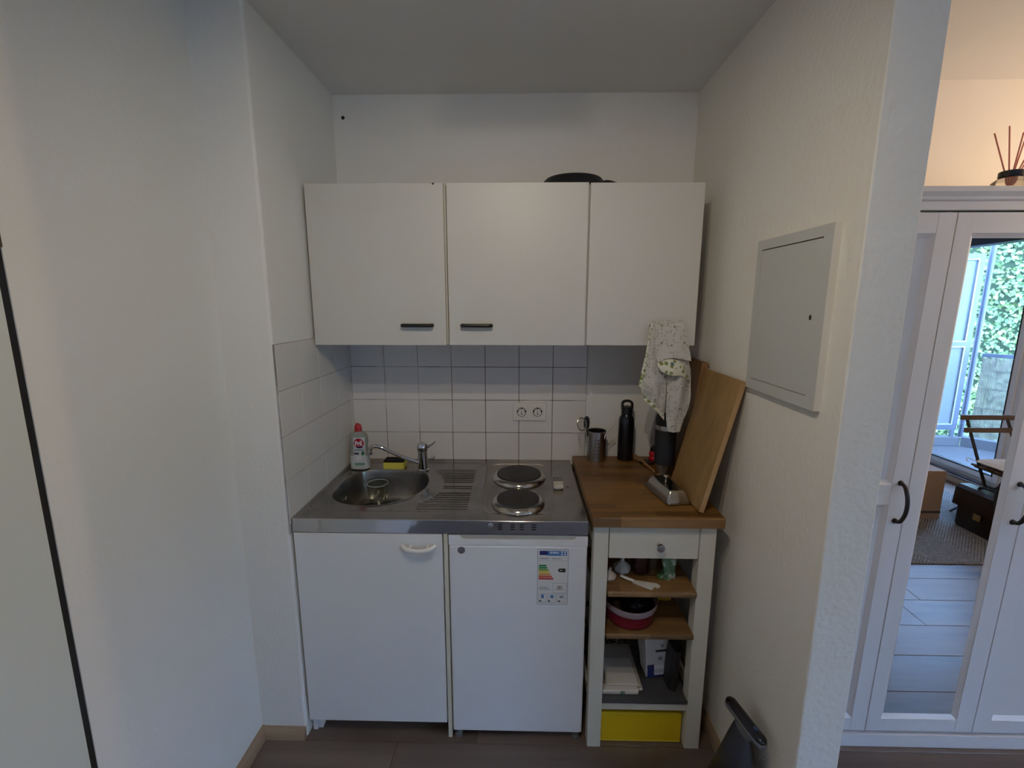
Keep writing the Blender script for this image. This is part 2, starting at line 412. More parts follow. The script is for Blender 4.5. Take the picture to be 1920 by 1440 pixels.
# wall tiles: each one a piece of the wall behind it
P = .1515; TX0 = .1574 - P; TZ0 = .9865 - P
bm = BM(); box(bm, TX0+2*P+.004, TX0+7*P, .0015, .0065, .80, TZ0+4*P); obj('grout', bm, m_grout, wall_back)
bm = BM(); box(bm, .0, TX0+2*P+.004, .0015, .0065, .80, TZ0+4*P); obj('grout', bm, mat('mixed_grout', (.12, .10, .09), .9, vary=(5, (.52, .50, .48), .42, .54)), wall_back)
def tile_mesh(sz):
    me_bm = BM(); box(me_bm, -sz/2, sz/2, 0, .006, -sz/2, sz/2, .0012, 2); return me_bm
t0 = None
for r in range(4):
    for c in range(7):
        if t0 is None:
            t0 = obj('tile', tile_mesh(P-.0024), m_tile, wall_back); o = t0
        else:
            o = t0.copy(); COL.objects.link(o)
        o.location = (TX0 + (c+.5)*P, random.uniform(-.0003, .0003), TZ0 + (r+.5)*P)
        o.rotation_euler = (random.uniform(-.002, .002), 0, random.uniform(-.002, .002))
bm = BM(); box(bm, -.0065, -.0015, -.606, 0, .80, TZ0+4*P); obj('grout', bm, m_groutl, wall_left)
bm = BM(); prism(bm, [(-.001, .002), (-.001, -.006), (.001, -.0055), (.0055, -.001), (.006, .002)], .85, TZ0+4*P); obj('corner_caulk', bm, mat('caulk', (.60, .58, .55), .6), wall_back)
bm = BM(); box(bm, -.006, -.0, -P/2+.0011, P/2-.0011, -P/2+.0011, P/2-.0011, .0012, 2)
t1 = None
for r in range(4):
    for c in range(4):
        if t1 is None: t1 = obj('tile', bm, m_tile, wall_left); o = t1
        else: o = t1.copy(); COL.objects.link(o)
        o.location = (random.uniform(-.0003, .0003), -(c+.5)*P, TZ0 + (r+.5)*P)
        o.rotation_euler = (0, random.uniform(-.002, .002), random.uniform(-.002, .002))
# old screw hole high on the back wall
bm = BM(); lathe(bm, [(.0075, 0), (.0065, .002), (.003, .003), (.0025, .0015), (0, .0012)], (.034, .006, 2.321), 12, axis='Y')
tag(obj('wall_plug', bm, m_black), 'small black wall plug in the back wall near the ceiling corner', 'wall plug')

# ------------------------------------------------------------------ window, balcony and what lies outside
win = bpy.data.objects.new('window_1', None); COL.objects.link(win); win.location = (4.7, (YW0+YW1)/2, .085); win['kind'] = 'structure'; ORG[win.name] = Vector(win.location)
m_pvc = mat('white_window_frame', (.62, .64, .68), .35)
def frame_bm(y0, y1, z0, z1, x0, x1, wd):
    b = BM(); box(b, x0, x1, y0, y0+wd, z0, z1, .004); box(b, x0, x1, y1-wd, y1, z0, z1, .004)
    box(b, x0, x1, y0+wd, y1-wd, z0, z0+wd, .004); box(b, x0, x1, y0+wd, y1-wd, z1-wd, z1, .004); return b
obj('window_frame', frame_bm(YW1, YW0, .085, 2.15, 4.66, 4.73, .05), m_pvc, win)
ymid = (YW0+YW1)/2
for a, b in ((YW1+.045, ymid-.002), (ymid+.002, YW0-.045)):
    s = obj('sash', frame_bm(a, b, .128, 2.105, 4.645, 4.705, .045), m_pvc, win)
    g = BM()
    for z in (.176, 2.057): box(g, 4.643, 4.70, a+.04, b-.04, z-.006, z+.006)
    box(g, 4.643, 4.70, a+.039, a+.049, .176, 2.057); box(g, 4.643, 4.70, b-.049, b-.039, .176, 2.057)
    obj('gasket', g, m_black, s)
# thin clear panes
m_pane = bpy.data.materials.new('window_glass'); m_pane.use_nodes = True; nt = m_pane.node_tree; nt.nodes.remove(nt.nodes['Principled BSDF'])
tr = nt.nodes.new('ShaderNodeBsdfTransparent'); gl = nt.nodes.new('ShaderNodeBsdfGlossy'); gl.inputs['Roughness'].default_value = .0
fr = nt.nodes.new('ShaderNodeFresnel'); ge = nt.nodes.new('ShaderNodeNewGeometry'); mi = nt.nodes.new('ShaderNodeMapRange'); mi.inputs[3].default_value = 1.45; mi.inputs[4].default_value = 1/1.45; nt.links.new(ge.outputs['Backfacing'], mi.inputs[0]); nt.links.new(mi.outputs[0], fr.inputs[0]); mx = nt.nodes.new('ShaderNodeMixShader')
nt.links.new(fr.outputs[0], mx.inputs[0]); nt.links.new(tr.outputs[0], mx.inputs[1]); nt.links.new(gl.outputs[0], mx.inputs[2]); nt.links.new(mx.outputs[0], nt.nodes['Material Output'].inputs[0])
for a, b in ((YW1+.09, ymid-.047), (ymid+.047, YW0-.09)):
    g = BM(); box(g, 4.672, 4.676, a, b, .173, 2.06); obj('pane', g, m_pane, win)
bm = BM(); box(bm, 4.57, 4.655, YW1-.03, YW0+.03, 2.052, 2.36, .006); obj('blind_box', bm, mat('dark_blind', (.01, .01, .012), .5), win)

bm = BM(); box(bm, 4.598, 4.648, YW1, YW0, .0855, .100, .002); obj('threshold', bm, m_black, win)
bm = BM(); box(bm, 4.622, 4.634, YW1, YW0, .0995, .104, .001); obj('threshold_strip', bm, m_satin, win)
m_conc = mat('balcony_concrete', (.024, .025, .028), .85, bump=(30, .3, .003))
bm = BM(); prism(bm, [(4.66, -5.2), (4.66, -.5), (8.6, -.5), (8.6, -1.4), (5.854, -4.342), (5.854, -5.2)], -.16, -.05); struct('balcony_floor', bm, m_conc)
bm = BM(); box(bm, 4.82, 5.854, -4.44, -4.342, -.05, .055, .01); struct('trim_1', bm, m_conc)
dxy = Vector((.68, .733, 0)); nrm = Vector((.733, -.68, 0)); A = Vector((5.854, -4.342, 0))
def along(s, n, z): p = A + dxy*s + nrm*n; return (p.x, p.y, z)
def slab(bm, s0, s1, n0, n1, z0, z1):
    vs = [bm.verts.new(along(s, n, z)) for z in (z0, z1) for s, n in ((s0, n0), (s1, n0), (s1, n1), (s0, n1))]
    for f in ((3, 2, 1, 0), (4, 5, 6, 7), (0, 1, 5, 4), (1, 2, 6, 5), (2, 3, 7, 6), (3, 0, 4, 7)): bm.faces.new([vs[i] for i in f])
    return bm
bm = BM(); slab(bm, 0, 3.4, -.01, .10, -.05, .06); struct('trim_2', bm, m_conc)
m_bsteel = mat('balcony_steel_paint', (.018, .024, .036), .45)
rail = thing('balcony_railing', 'steel balcony railing carrying a split reed mat, seen in the wardrobe mirror', 'railing', (*A.xy, .06))
bm = BM(); slab(bm, .05, 3.4, .02, .06, .99, 1.03)
obj('top_rail', bm, m_bsteel, rail)
for s in (1.1, 2.2, 3.3):
    bm = BM(); slab(bm, s, s+.04, .025, .055, .06, .99); obj('post', bm, m_bsteel, rail)
bm = BM()
s = .06; ri = 0
while s < 3.3:
    wdt = .0095 + .003*random.random(); n = random.uniform(-.004, .001)
    slab(bm, s, s+wdt, n+.0, n+.012, .075+random.uniform(0, .012), .985+random.uniform(-.012, .006)); s += wdt+.0015
obj('reed_mat', bm, mat('reed', (.085, .078, .052), .8, vary=(14, (.05, .045, .03), .4, .65)), rail, kind='stuff')
bm = BM()
for z in (.2, .42, .64, .84): slab(bm, .06, 3.3, -.008, -.004, z, z+.004)
obj('binding_wire', bm, m_inkk, rail)
pole = BM(); lathe(pole, [(.027, 0), (.027, 2.75)], (5.872, -4.372, .055), 14)
tag(obj('balcony_pole', pole, m_bsteel), 'round blue-grey steel pole at the balcony corner, seen in the mirror', 'pole')
scr = thing('balcony_screen', 'steel framed privacy screen with two ribbed glass panels, seen in the mirror', 'screen', (5.3, -4.40, .055))
bm = BM(); YS = -4.375
box(bm, 5.735, 5.795, YS-.02, YS+.02, .14, 2.11); box(bm, 4.86, 4.92, YS-.02, YS+.02, .055, 2.11)
for z0, z1 in ((.14, .20), (1.105, 1.155), (2.055, 2.11)): box(bm, 4.92, 5.735, YS-.02, YS+.02, z0, z1)
box(bm, 5.75, 5.785, YS-.015, YS+.015, .055, .14)
obj('frame', bm, m_bsteel, scr)
m_gask = mat('pale_glazing_bead', (.12, .125, .13), .5)
m_ribbed = mat('ribbed_glass', (.056, .066, .070), .35, 0., .0, 1.3, bump=(60, .5, .003, (1, 1, 6)))
for z0, z1 in ((.20, 1.105), (1.155, 2.055)):
    bm = BM(); box(bm, 4.93, 5.725, YS-.004, YS+.004, z0+.01, z1-.01); pn = obj('panel', bm, m_ribbed, scr)
    bm = BM(); box(bm, 5.722, 5.736, YS+.004, YS+.022, z0, z1); box(bm, 4.92, 4.934, YS+.004, YS+.022, z0, z1)
    box(bm, 4.934, 5.722, YS+.004, YS+.022, z0, z0+.013); box(bm, 4.934, 5.722, YS+.004, YS+.022, z1-.013, z1); obj('glazing_bead', bm, m_gask, pn)
# ivy hedge: a wall of single leaves
m_leaf = mat('ivy_leaf', (.082, .135, .048), .4, vary=(3.2, (.13, .16, .04), .45, .7))
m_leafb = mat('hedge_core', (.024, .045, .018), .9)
hedge = thing('ivy_hedge', 'tall bright green ivy hedge beyond the balcony, seen in the wardrobe mirror', 'hedge', (7.2, -6.9, -3.0))
H0 = Vector((4.2, -8.0, 0)); H1 = Vector((10.2, -4.6, 0)); hd = (H1-H0).normalized(); hn = Vector((-hd.y, hd.x, 0)); HL = (H1-H0).length
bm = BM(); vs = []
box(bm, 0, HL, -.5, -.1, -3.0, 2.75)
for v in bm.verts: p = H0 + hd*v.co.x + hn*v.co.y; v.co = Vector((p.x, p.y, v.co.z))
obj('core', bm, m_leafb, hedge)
bm = BM()
for i in range(26000):
    s = random.uniform(0, HL); z = random.uniform(-1.2, 2.9); d = random.uniform(-.12, .12)
    c = H0 + hd*s + hn*d; c.z = z; L_ = random.uniform(.026, .046)
    q = Matrix.Rotation(random.uniform(0, 2*PI), 3, hn) @ Matrix.Rotation(random.uniform(-.9, .9), 3, hd) @ Matrix.Rotation(random.uniform(-.7, .7), 3, 'Z')
    pts = [(0, -1, 0), (.62, -.15, .12), (.0, 1.0, .0), (-.62, -.15, .12)]
    vv = [bm.verts.new(c + q @ (hd*(p[0]*L_) + Vector((0, 0, p[1]*L_)) + hn*(p[2]*L_))) for p in pts]
    bm.faces.new((vv[0], vv[1], vv[2])); bm.faces.new((vv[0], vv[2], vv[3]))
obj('foliage', bm, m_leaf, hedge, kind='stuff', smooth=False)
bm = BM(); box(bm, 4.9, 16, -14, 6, -3.1, -3.0); struct('ground', bm, mat('outdoor_ground', (.08, .09, .06), .9))

# ------------------------------------------------------------------ ceiling spot lamp of the kitchen (above the frame)
lamp = thing('ceiling_spot_lamp', 'ceiling lamp with two downward spots in front of the kitchen niche', 'lamp', (.74, -1.57, ZC))
bm = BM(); box(bm, .70, .78, -1.76, -1.38, ZC-.022, ZC, .006); obj('rail', bm, m_white, lamp)
for yy in (-1.46, -1.68):
    bm = BM(); lathe(bm, [(.012, .10), (.018, .095), (.034, .06), (.040, .0), (.038, .0), (.030, .056), (.012, .088)], (.74, yy, 2.25), 24, cap=False)
    tube(bm, [(.74, yy, 2.34), (.74, yy, ZC-.02)], .006, 8); obj('shade', bm, m_white, lamp)
    ld = bpy.data.lights.new('spot_bulb', 'SPOT'); ld.energy = KITCHEN_W; ld.color = KITCHEN_COL; ld.spot_size = math.radians(150); ld.spot_blend = 1.0
    ld.shadow_soft_size = .006
    lo = bpy.data.objects.new('spot_bulb', ld); COL.objects.link(lo); lo.parent = lamp
    lo.location = Vector((.74, yy, 2.245)) - ORG[lamp.name]
    lo.rotation_euler = Vector((0, .643, -.766)).to_track_quat('-Z', 'Y').to_euler()
# warm torchiere of the main room (outside the frame, right of it): open bowl, glowing a little through its side
fl = thing('floor_lamp', 'slim uplighter floor lamp standing in front of the wardrobe, right end', 'lamp', (3.35, -.925, 0))
LX, LY = 3.35, -.925
bm = BM(); lathe(bm, [(.13, 0), (.13, .012), (.02, .025), (.011, .04), (.011, 1.72), (.02, 1.74)], (LX, LY, 0), 24); obj('stand', bm, m_black, fl)
bm = BM(); lathe(bm, [(.02, 1.735), (.07, 1.745), (.10, 1.775), (.098, 1.776), (.068, 1.748), (.02, 1.740)], (LX, LY, 0), 32, cap=False); obj('bowl', bm, m_white, fl)
bm = BM(); lathe(bm, [(0, 1.748), (.016, 1.752), (.024, 1.775), (.024, 1.80), (.015, 1.82), (0, 1.826)], (LX, LY, 0), 20); obj('bulb', bm, mat('lit_bulb', (.9, .8, .65), .5, emit=(ROOM_COL, 12.0)), fl)
ld = bpy.data.lights.new('uplight', 'SPOT'); ld.energy = UPLIGHT_W; ld.color = ROOM_COL; ld.spot_size = math.radians(172); ld.spot_blend = .12; ld.shadow_soft_size = .03
lo = bpy.data.objects.new('uplight', ld); COL.objects.link(lo); lo.parent = fl; lo.location = Vector((LX, LY, 1.87)) - ORG[fl.name]; lo.rotation_euler = (PI, 0, 0)
ld = bpy.data.lights.new('bowl_glow', 'POINT'); ld.energy = BOWL_W; ld.color = ROOM_COL; ld.shadow_soft_size = .02
lo = bpy.data.objects.new('bowl_glow', ld); COL.objects.link(lo); lo.parent = fl; lo.location = Vector((LX, LY, 1.86)) - ORG[fl.name]

# ------------------------------------------------------------------ steel worktop with sink, drainer and hob
HC = .856
top = thing('steel_worktop', 'stainless steel worktop with sink, ribbed drainer and two hotplates', 'worktop', (.5, -.3, .807))
BC = (.226, -.311)
bpts = [(.068,-.418),(.055,-.328),(.059,-.228),(.093,-.158),(.176,-.135),(.266,-.133),(.345,-.152),(.393,-.239),(.397,-.312),(.384,-.363),(.332,-.442),(.232,-.489),(.169,-.487),(.109,-.463)]
pol = sorted(((math.atan2(y-BC[1], x-BC[0]), math.hypot(x-BC[0], y-BC[1])) for x, y in bpts))
def Rb(th):
    n = len(pol)
    for i in range(n):
        a0, r0 = pol[i]; a1, r1 = pol[(i+1) % n]
        if i == n-1: a1 += 2*PI
        t = th if th >= pol[0][0] else th + 2*PI
        if a0 <= t <= a1:
            rm = pol[i-1][1]; rp = pol[(i+2) % n][1]; u = (t-a0)/(a1-a0)
            return .5*((2*r0) + (r1-rm)*u + (2*rm-5*r0+4*r1-rp)*u*u + (3*r0-rm-3*r1+rp)*u**3)
    return pol[0][1]
def sstep(a, b, x):
    t = max(0., min(1., (x-a)/(b-a))); return t*t*(3-2*t)
def inrect(x, y, x0, x1, y0, y1, r):
    cx, cy, hx, hy = (x0+x1)/2, (y0+y1)/2, (x1-x0)/2, (y1-y0)/2
    dx = max(abs(x-cx)-(hx-r), 0); dy = max(abs(y-cy)-(hy-r), 0)
    ins = max(abs(x-cx)-hx, abs(y-cy)-hy)
    return math.hypot(dx, dy)-r if (dx > 0 and dy > 0) else ins
groups = [(-.125, 8), (-.305, 2), (-.372, 8)]
def hgt(x, y):
    z = HC; reg = 0
    d = inrect(x, y, .016, .618, -.535, -.042, .045); z -= .0045*sstep(.006, -.010, d)
    d2 = inrect(x, y, .640, .892, -.552, -.052, .06); z -= .002*sstep(.005, -.008, d2)
    # rim against the wall and raised outer edge
    z += .002*sstep(-.03, -.008, y)
    th = math.atan2(y-BC[1], x-BC[0]); r = math.hypot(x-BC[0], y-BC[1]); R = Rb(th); t = R - r
    if t > -.014: z += .0022*sstep(-.014, -.004, t)*(1-sstep(-.002, .006, t))
    if t > 0:
        k = min(1., t/.062); z -= .125*(1-(1-k)**2.6) + .006*sstep(.06, .16, t); reg = 1
    elif .37 < x < .60 and -.535 < y < -.105:
        x0 = max(.392, BC[0] + .012 + (R + .03)*math.cos(th) if abs(th) < 1.4 else .392)
        for y0, n in groups:
            for i in range(n):
                yc = y0 - i*.0195
                if abs(y-yc) < .0052:
                    xs = max(.40 + (.05 if n == 8 and y0 > -.2 and False else 0), BC[0] + math.sqrt(max(0, .235**2 - (yc-BC[1])**2)))
                    m_ = sstep(xs-.004, xs+.012, x)*(1-sstep(.576, .588, x))
                    z -= .0030*m_*math.cos(PI*(y-yc)/.0104)**2; 
                    if m_ > .02: reg = 2
    return z, reg
NX, NY = 250, 260
hv = [[hgt(i/NX, -.6 + .6*j/NY) for j in range(NY+1)] for i in range(NX+1)]
bms = [BM(), BM(), BM()]; vm = [{}, {}, {}]
def gv(q, i, j):
    if (i, j) not in vm[q]: vm[q][(i, j)] = bms[q].verts.new((i/NX, -.6 + .6*j/NY, hv[i][j][0]))
    return vm[q][(i, j)]
for i in range(NX):
    for j in range(NY):
        c = [hv[i][j][1], hv[i+1][j][1], hv[i+1][j+1][1], hv[i][j+1][1]]; q = 1 if 1 in c else 0
        if q == 0 and .39 < (i+.5)/NX < .592 and -.525 < -.6+.6*(j+.5)/NY < -.112 and c.count(0) < 4: q = 2
        bms[q].faces.new((gv(q, i, j), gv(q, i+1, j), gv(q, i+1, j+1), gv(q, i, j+1)))
obj('work_surface', bms[0], m_steel, top, angle=60)
obj('sink_bowl', bms[1], m_steelb, top, angle=80)
obj('drainer', bms[2], m_steel, top, angle=60)
bm = BM()                                             # front apron with vent slots, plus side and back skirts
slots = [(.698, .713), (.740, .754), (.771, .785), (.811, .826)]; zr = [(.838, .8415), (.8305, .834), (.8225, .826)]
xs = sorted({0, 1.0} | {v for s in slots for v in s} | {i*.05 for i in range(21)}); zs = sorted({.807, .812, .853} | {v for s in zr for v in s})
vv = {}
def av(x, z):
    if (x, z) not in vv: vv[(x, z)] = bm.verts.new((x, -.6+.0032*((z-.807)/.046), z))
    return vv[(x, z)]
for a, b in zip(xs[:-1], xs[1:]):
    for c, d in zip(zs[:-1], zs[1:]):
        if any(s0 <= a and b <= s1 for s0, s1 in slots) and any(z0 <= c and d <= z1 for z0, z1 in zr): continue
        bm.faces.new((av(a, c), av(b, c), av(b, d), av(a, d)))
obj('apron', bm, m_apron, top)
bm = BM(); box(bm, .67, .85, -.594, -.585, .810, .850); obj('vent_shade_sheet', bm, m_dark, top)  # dark sheet added behind the slots to paint the shade inside
bm = BM()
prism(bm, [(-.597, .853), (-.5965, .8552), (-.596, HC), (-.596, .852), (-.598, .852)], 0, 1.0, 'X'); obj('front_edge', bm, m_rim, top)
bm = BM(); box(bm, 0, .0015, -.6, -.001, .807, HC-.001); box(bm, .9985, 1.0, -.6, -.001, .807, HC-.001); box(bm, 0, 1, -.0015, -.0005, .807, HC-.001)
obj('side_skirt', bm, m_steel, top)
bm = BM(); lathe(bm, [(.0095, 0), (.0095, .0025), (.006, .004), (.002, .0042), (0, .003)], (.673, -.6, .838), 20, axis='Y'); obj('badge', bm, m_satin, top)
bm = BM(); lathe(bm, [(.016, 0), (.016, .003), (.012, .005), (0, .005)], (.0695, -.30, .79), 16, axis='X'); obj('overflow', bm, m_chrome, top)
bm = BM(); lathe(bm, [(.042, .0), (.042, .003), (.034, .004), (.03, .001), (0, .001)], (.226, -.311, HC-.1345), 28); obj('strainer', bm, m_chrome, top)
for cx, cy, r in ((.766, -.213, .092), (.764, -.459, .078)):
    bm = BM(); lathe(bm, [(r+.019, .0), (r+.0195, .003), (r+.016, .010), (r+.009, .0155), (r+.002, .018), (r-.001, .0175), (r-.002, .012)], (cx, cy, HC-.003), 48, cap=False); hp = obj('hotplate_ring', bm, m_rim, top, angle=60)
    bm = BM(); lathe(bm, [(r-.001, .0), (r-.001, .0195), (r-.004, .0215), (r*.5, .0215), (r*.46, .0208), (r*.2, .0208), (r*.18, .0195), (0, .0195)], (cx, cy, HC-.001), 48); obj('hotplate', bm, m_hot, top)
bm = BM(); lathe(bm, [(.020, 0), (.020, .004), (.017, .006), (0, .006)], (.921, -.315, HC), 24); box(bm, .9025, .9395, -.340, -.300, HC+.004, HC+.021, .003, 2); obj('knob', bm, mat('cream_knob', (.62, .59, .52), .3), top)
bm = BM()
for a in (.908, .943): box(bm, a, a+.0012, -.245, -.215, HC+.0001, HC+.0006)
for a in (-.245, -.215): box(bm, .908, .9442, a, a+.0012, HC+.0001, HC+.0006)
lathe(bm, [(.003, 0), (0, .0004)], (.926, -.223, HC+.0002), 10); lathe(bm, [(.004, 0), (.002, .0012), (0, .0012)], (.957, -.312, HC), 10)
obj('dial_mark', bm, m_inkk, top, kind='stuff')

# faucet
fa = thing('mixer_tap', 'chrome single-lever mixer tap behind the steel sink', 'tap', (.347, -.128, HC-.003))
FY = -.128; FX = .347
bm = BM(); lathe(bm, [(.026, 0), (.026, .004), (.0225, .008), (.0215, .05), (.0205, .086), (.0225, .089), (.0225, .094)], (FX, FY, HC-.003), 32); obj('body', bm, m_chrome, fa)
bm = BM(); lathe(bm, [(.0225, 0), (.024, .006), (.0235, .016), (.019, .026), (.008, .031), (0, .0315)], (FX, FY, .948), 32)
prism(bm, [(FX+.004, .972), (FX+.022, .965), (FX+.040, .973), (FX+.056, .985), (FX+.059, .982), (FX+.045, .967), (FX+.022, .952), (FX+.004, .95)], FY-.009, FY+.009, 'Y')
obj('lever', bm, m_chrome, fa)
bm = BM(); tube(bm, [(FX-.010, FY-.004, .884), (.300, FY-.008, .899), (.234, FY-.016, .929), (.180, FY-.022, .958), (.150, FY-.025, .966), (.131, FY-.026, .960), (.126, FY-.027, .944)], .0085, 14, 6)
lathe(bm, [(.0105, 0), (.0105, .016), (.009, .018)], (.126, FY-.027, .930), 16); obj('spout', bm, m_chrome, fa)

# dish soap bottle
db = thing('dish_soap_bottle', 'squeezy bottle of dish soap with red cap behind the sink corner', 'bottle', (.068, -.115, HC-.003))
def oval(cx, cy, a, b, z, n=28, p=2.4):
    out = []
    for i in range(n):
        t = 2*PI*i/n; c, s = math.cos(t), math.sin(t)
        out.append((cx + a*math.copysign(abs(c)**(2/p), c), cy + b*math.copysign(abs(s)**(2/p), s), z))
    return out
BX, BY = .067, -.115; ZB = HC-.003
bprof = [(.036, .022, 0), (.041, .025, .004), (.0415, .0255, .03), (.041, .025, .055), (.0375, .023, .09), (.0365, .0225, .105), (.0385, .0235, .125), (.0385, .0235, .142), (.034, .021, .156), (.022, .016, .166), (.0145, .0145, .170)]
m_soapb = mat('bottle_plastic', (.46, .50, .46), .18, 0., .35, 1.25)
bm = BM(); loft(bm, [oval(BX, BY, a, b, ZB+z) for a, b, z in bprof]); obj('bottle', bm, m_soapb, db, angle=60)
bm = BM(); loft(bm, [oval(BX, BY, a+.0006, b+.0006, ZB+z) for a, b, z in [(.0405, .0245, .004), (.0415, .0255, .03), (.041, .025, .055), (.0402, .0246, .064)]])
obj('soap_fill', bm, mat('pale_soap', (.56, .60, .57), .25), db, angle=60)
bm = BM(); lathe(bm, [(.0155, 0), (.0155, .016), (.0145, .018), (.0125, .026), (.009, .031), (0, .032)], (BX-.001, BY, ZB+.170), 22); lathe(bm, [(.005, 0), (.005, .008), (0, .008)], (BX-.006, BY, ZB+.196), 12); obj('cap', bm, mat('red_cap', (.42, .015, .02), .35), db)
m_lab = mat('soap_label_white', (.60, .62, .64), .4)
def patch(name, m, parent, x0, x1, z0, z1, off, rnd=0., n=8):
    b = BM(); rows_ = []
    def surf(x, z):
        zz = z - ZB
        for (a0, b0, h0), (a1, b1, h1) in zip(bprof[:-1], bprof[1:]):
            if h0 <= zz <= h1: t = (zz-h0)/(h1-h0); A_ = a0+(a1-a0)*t; B_ = b0+(b1-b0)*t; break
        c = min(.98, abs(x-BX)/A_); return BY - B_*(1-c**2.4)**(1/2.4) - off
    for j in range(n+1):
        z = z0 + (z1-z0)*j/n; k = math.sqrt(max(0., 1-(2*j/n-1)**2)) if rnd else 1.
        k = max(k, .03); xc = (x0+x1)/2; hw = (x1-x0)/2*k
        rows_.append([b.verts.new((xc+hw*(2*i/n-1), surf(xc+hw*(2*i/n-1), z), z)) for i in range(n+1)])
    for j in range(n):
        for i in range(n): b.faces.new((rows_[j][i], rows_[j][i+1], rows_[j+1][i+1], rows_[j+1][i]))
    return obj(name, b, m, parent)
lab = patch('label', m_lab, db, .049, .098, ZB+.018, ZB+.146, .0012)
patch('logo_oval', mat('logo_red', (.40, .012, .03), .4), lab, .0515, .0945, ZB+.100, ZB+.143, .0018, 1, 12)
patch('logo_swoosh', m_navy, lab, .062, .090, ZB+.0985, ZB+.106, .0021, 1)
patch('print_band', m_navy, lab, .051, .072, ZB+.071, ZB+.079, .0018)
patch('print_leaf', m_grn, lab, .082, .095, ZB+.066, ZB+.086, .0018, 1)
patch('print_band', mat('print_teal', (.10, .25, .30), .5), lab, .053, .094, ZB+.0885, ZB+.093, .0018)
patch('print_plate', mat('print_white', (.72, .74, .76), .5), lab, .060, .084, ZB+.044, ZB+.066, .0018, 1)
patch('print_band', mat('print_green', (.17, .33, .27), .5), lab, .053, .094, ZB+.022, ZB+.034, .0018)
text('logo_text', 'Pril', .030, (.0725, BY-.0285, ZB+.121), mat('print_white2', (.80, .80, .80), .5), lab, rot=(PI/2, -.12, 0), shear=.15, bold=.0009, sx=.78)

# sponge
sp = thing('kitchen_sponge', 'yellow sponge with black scouring side behind the sink', 'sponge', (.215, -.105, HC-.002))
def spm(x0, x1, y0, y1, z0, z1):
    b = BM(); box(b, x0, x1, y0, y1, z0, z1, .004, 2); return b
bm = spm(.171, .262, -.128, -.072, HC-.0035, HC+.027); obj('foam', bm, m_spy, sp)
bm = spm(.172, .261, -.127, -.073, HC+.0265, HC+.037); obj('scouring_pad', bm, m_spb, sp)
# glass in the sink
bm = BM(); GX, GY, GZ = .172, -.215, HC-.1262
lathe(bm, [(0, .0), (.026, 0), (.030, .004), (.034, .02), (.040, .05), (.0435, .094), (.0432, .0962), (.0415, .0962), (.0405, .094), (.0385, .05), (.0325, .022), (.027, .012), (0, .010)], (GX, GY, GZ), 36)
m_thin = m_pane.copy(); m_thin.name = 'thin_glass'
m_thin.node_tree.nodes['Map Range'].inputs[3].default_value = 1.75; m_thin.node_tree.nodes['Map Range'].inputs[4].default_value = 1/1.75
m_thin.node_tree.nodes['Transparent BSDF'].inputs[0].default_value = (.93, .95, .94, 1)
dg = thing('drinking_glass', 'clear drinking glass standing in the steel sink', 'glass', (GX, GY, GZ))
obj('tumbler', bm, m_thin, dg, angle=50)
bm = BM(); lathe(bm, [(.0412, .0945), (.0418, .0966), (.0434, .0966), (.0438, .0945), (.0412, .0945)], (GX, GY, GZ), 40, cap=False); obj('rim', bm, mat('glass_rim', (.80, .82, .80), .12, 0., .55, 1.5), dg)

# ------------------------------------------------------------------ base cabinet under the sink
bc = thing('base_cabinet', 'white base cabinet with one door under the steel sink', 'cabinet', (.265, -.3, 0))
bm = BM(); box(bm, .004, .020, -.578, -.03, .0, .806); obj('side_panel', bm, m_cabl, bc)
bm = BM(); box(bm, .5135, .5275, -.598, -.03, .0, .806, .0005); obj('side_panel', bm, m_edge, bc, label='cream edged side panel beside the fridge')
bm = BM(); box(bm, .020, .5135, -.575, -.03, .075, .091); box(bm, .020, .5135, -.05, -.034, .075, .806); obj('carcass', bm, m_cabl, bc)
bm = BM(); box(bm, .004, .5095, -.600, -.582, .064, .8035, .0012); dr = obj('door', bm, m_cabl, bc)
bm = BM(); tube(bm, [(.377, -.612, .768), (.395, -.625, .760), (.432, -.629, .756), (.470, -.625, .760), (.489, -.612, .768)], .0068, 10, 5, (1., 1.2))
for x in (.402, .462): tube(bm, [(x, -.600, .7615), (x, -.624, .7585)], .0045, 8)
obj('handle', bm, m_white, dr)
bm = BM(); prism(bm, [(.022, .0), (.036, .0), (.050, .05), (.050, .075), (.022, .075)], -.57, -.535, 'Y'); obj('foot', bm, m_white, bc)
bm = BM(); lathe(bm, [(.02, 0), (.02, .006), (.012, .01), (.012, .075)], (.06, -.08, 0), 14); obj('foot', bm, m_black, bc)

# ------------------------------------------------------------------ small fridge
fr = thing('small_fridge', 'white under-counter fridge with energy label beside the white cart', 'fridge', (.765, -.3, 0))
bm = BM(); box(bm, .532, .997, -.555, -.04, .025, .803, .004); obj('body', bm, m_fridge, fr)
bm = BM(); box(bm, .531, .999, -.600, -.556, .030, .7645, .006, 3); fd = obj('door', bm, m_fridge, fr)
bm = BM(); prism(bm, [(.531, .766), (.999, .766), (.999, .801), (.962, .801), (.958, .793), (.946, .787), (.585, .787), (.574, .792), (.568, .801), (.531, .801)], -.600, -.556, 'Y'); obj('handle_strip', bm, m_fridge, fr)
bm = BM(); box(bm, .568, .962, -.596, -.57, .787, .803, .002)
for x in (.70, .745, .78, .82): pass
obj('handle_recess', bm, m_fridgeg, fr)
bm = BM(); lathe(bm, [(.0125, 0), (.0125, .0012), (.011, .002), (0, .002)], (.5735, -.600, .7475), 28, axis='Y'); obj('badge', bm, mat('grey_badge', (.11, .105, .10), .45), fd)
for x in (.55, .978):
    bm = BM(); lathe(bm, [(.014, 0), (.014, .012), (.008, .014), (.008, .028)], (x, -.585, 0), 14); obj('foot', bm, m_vacg, fr)
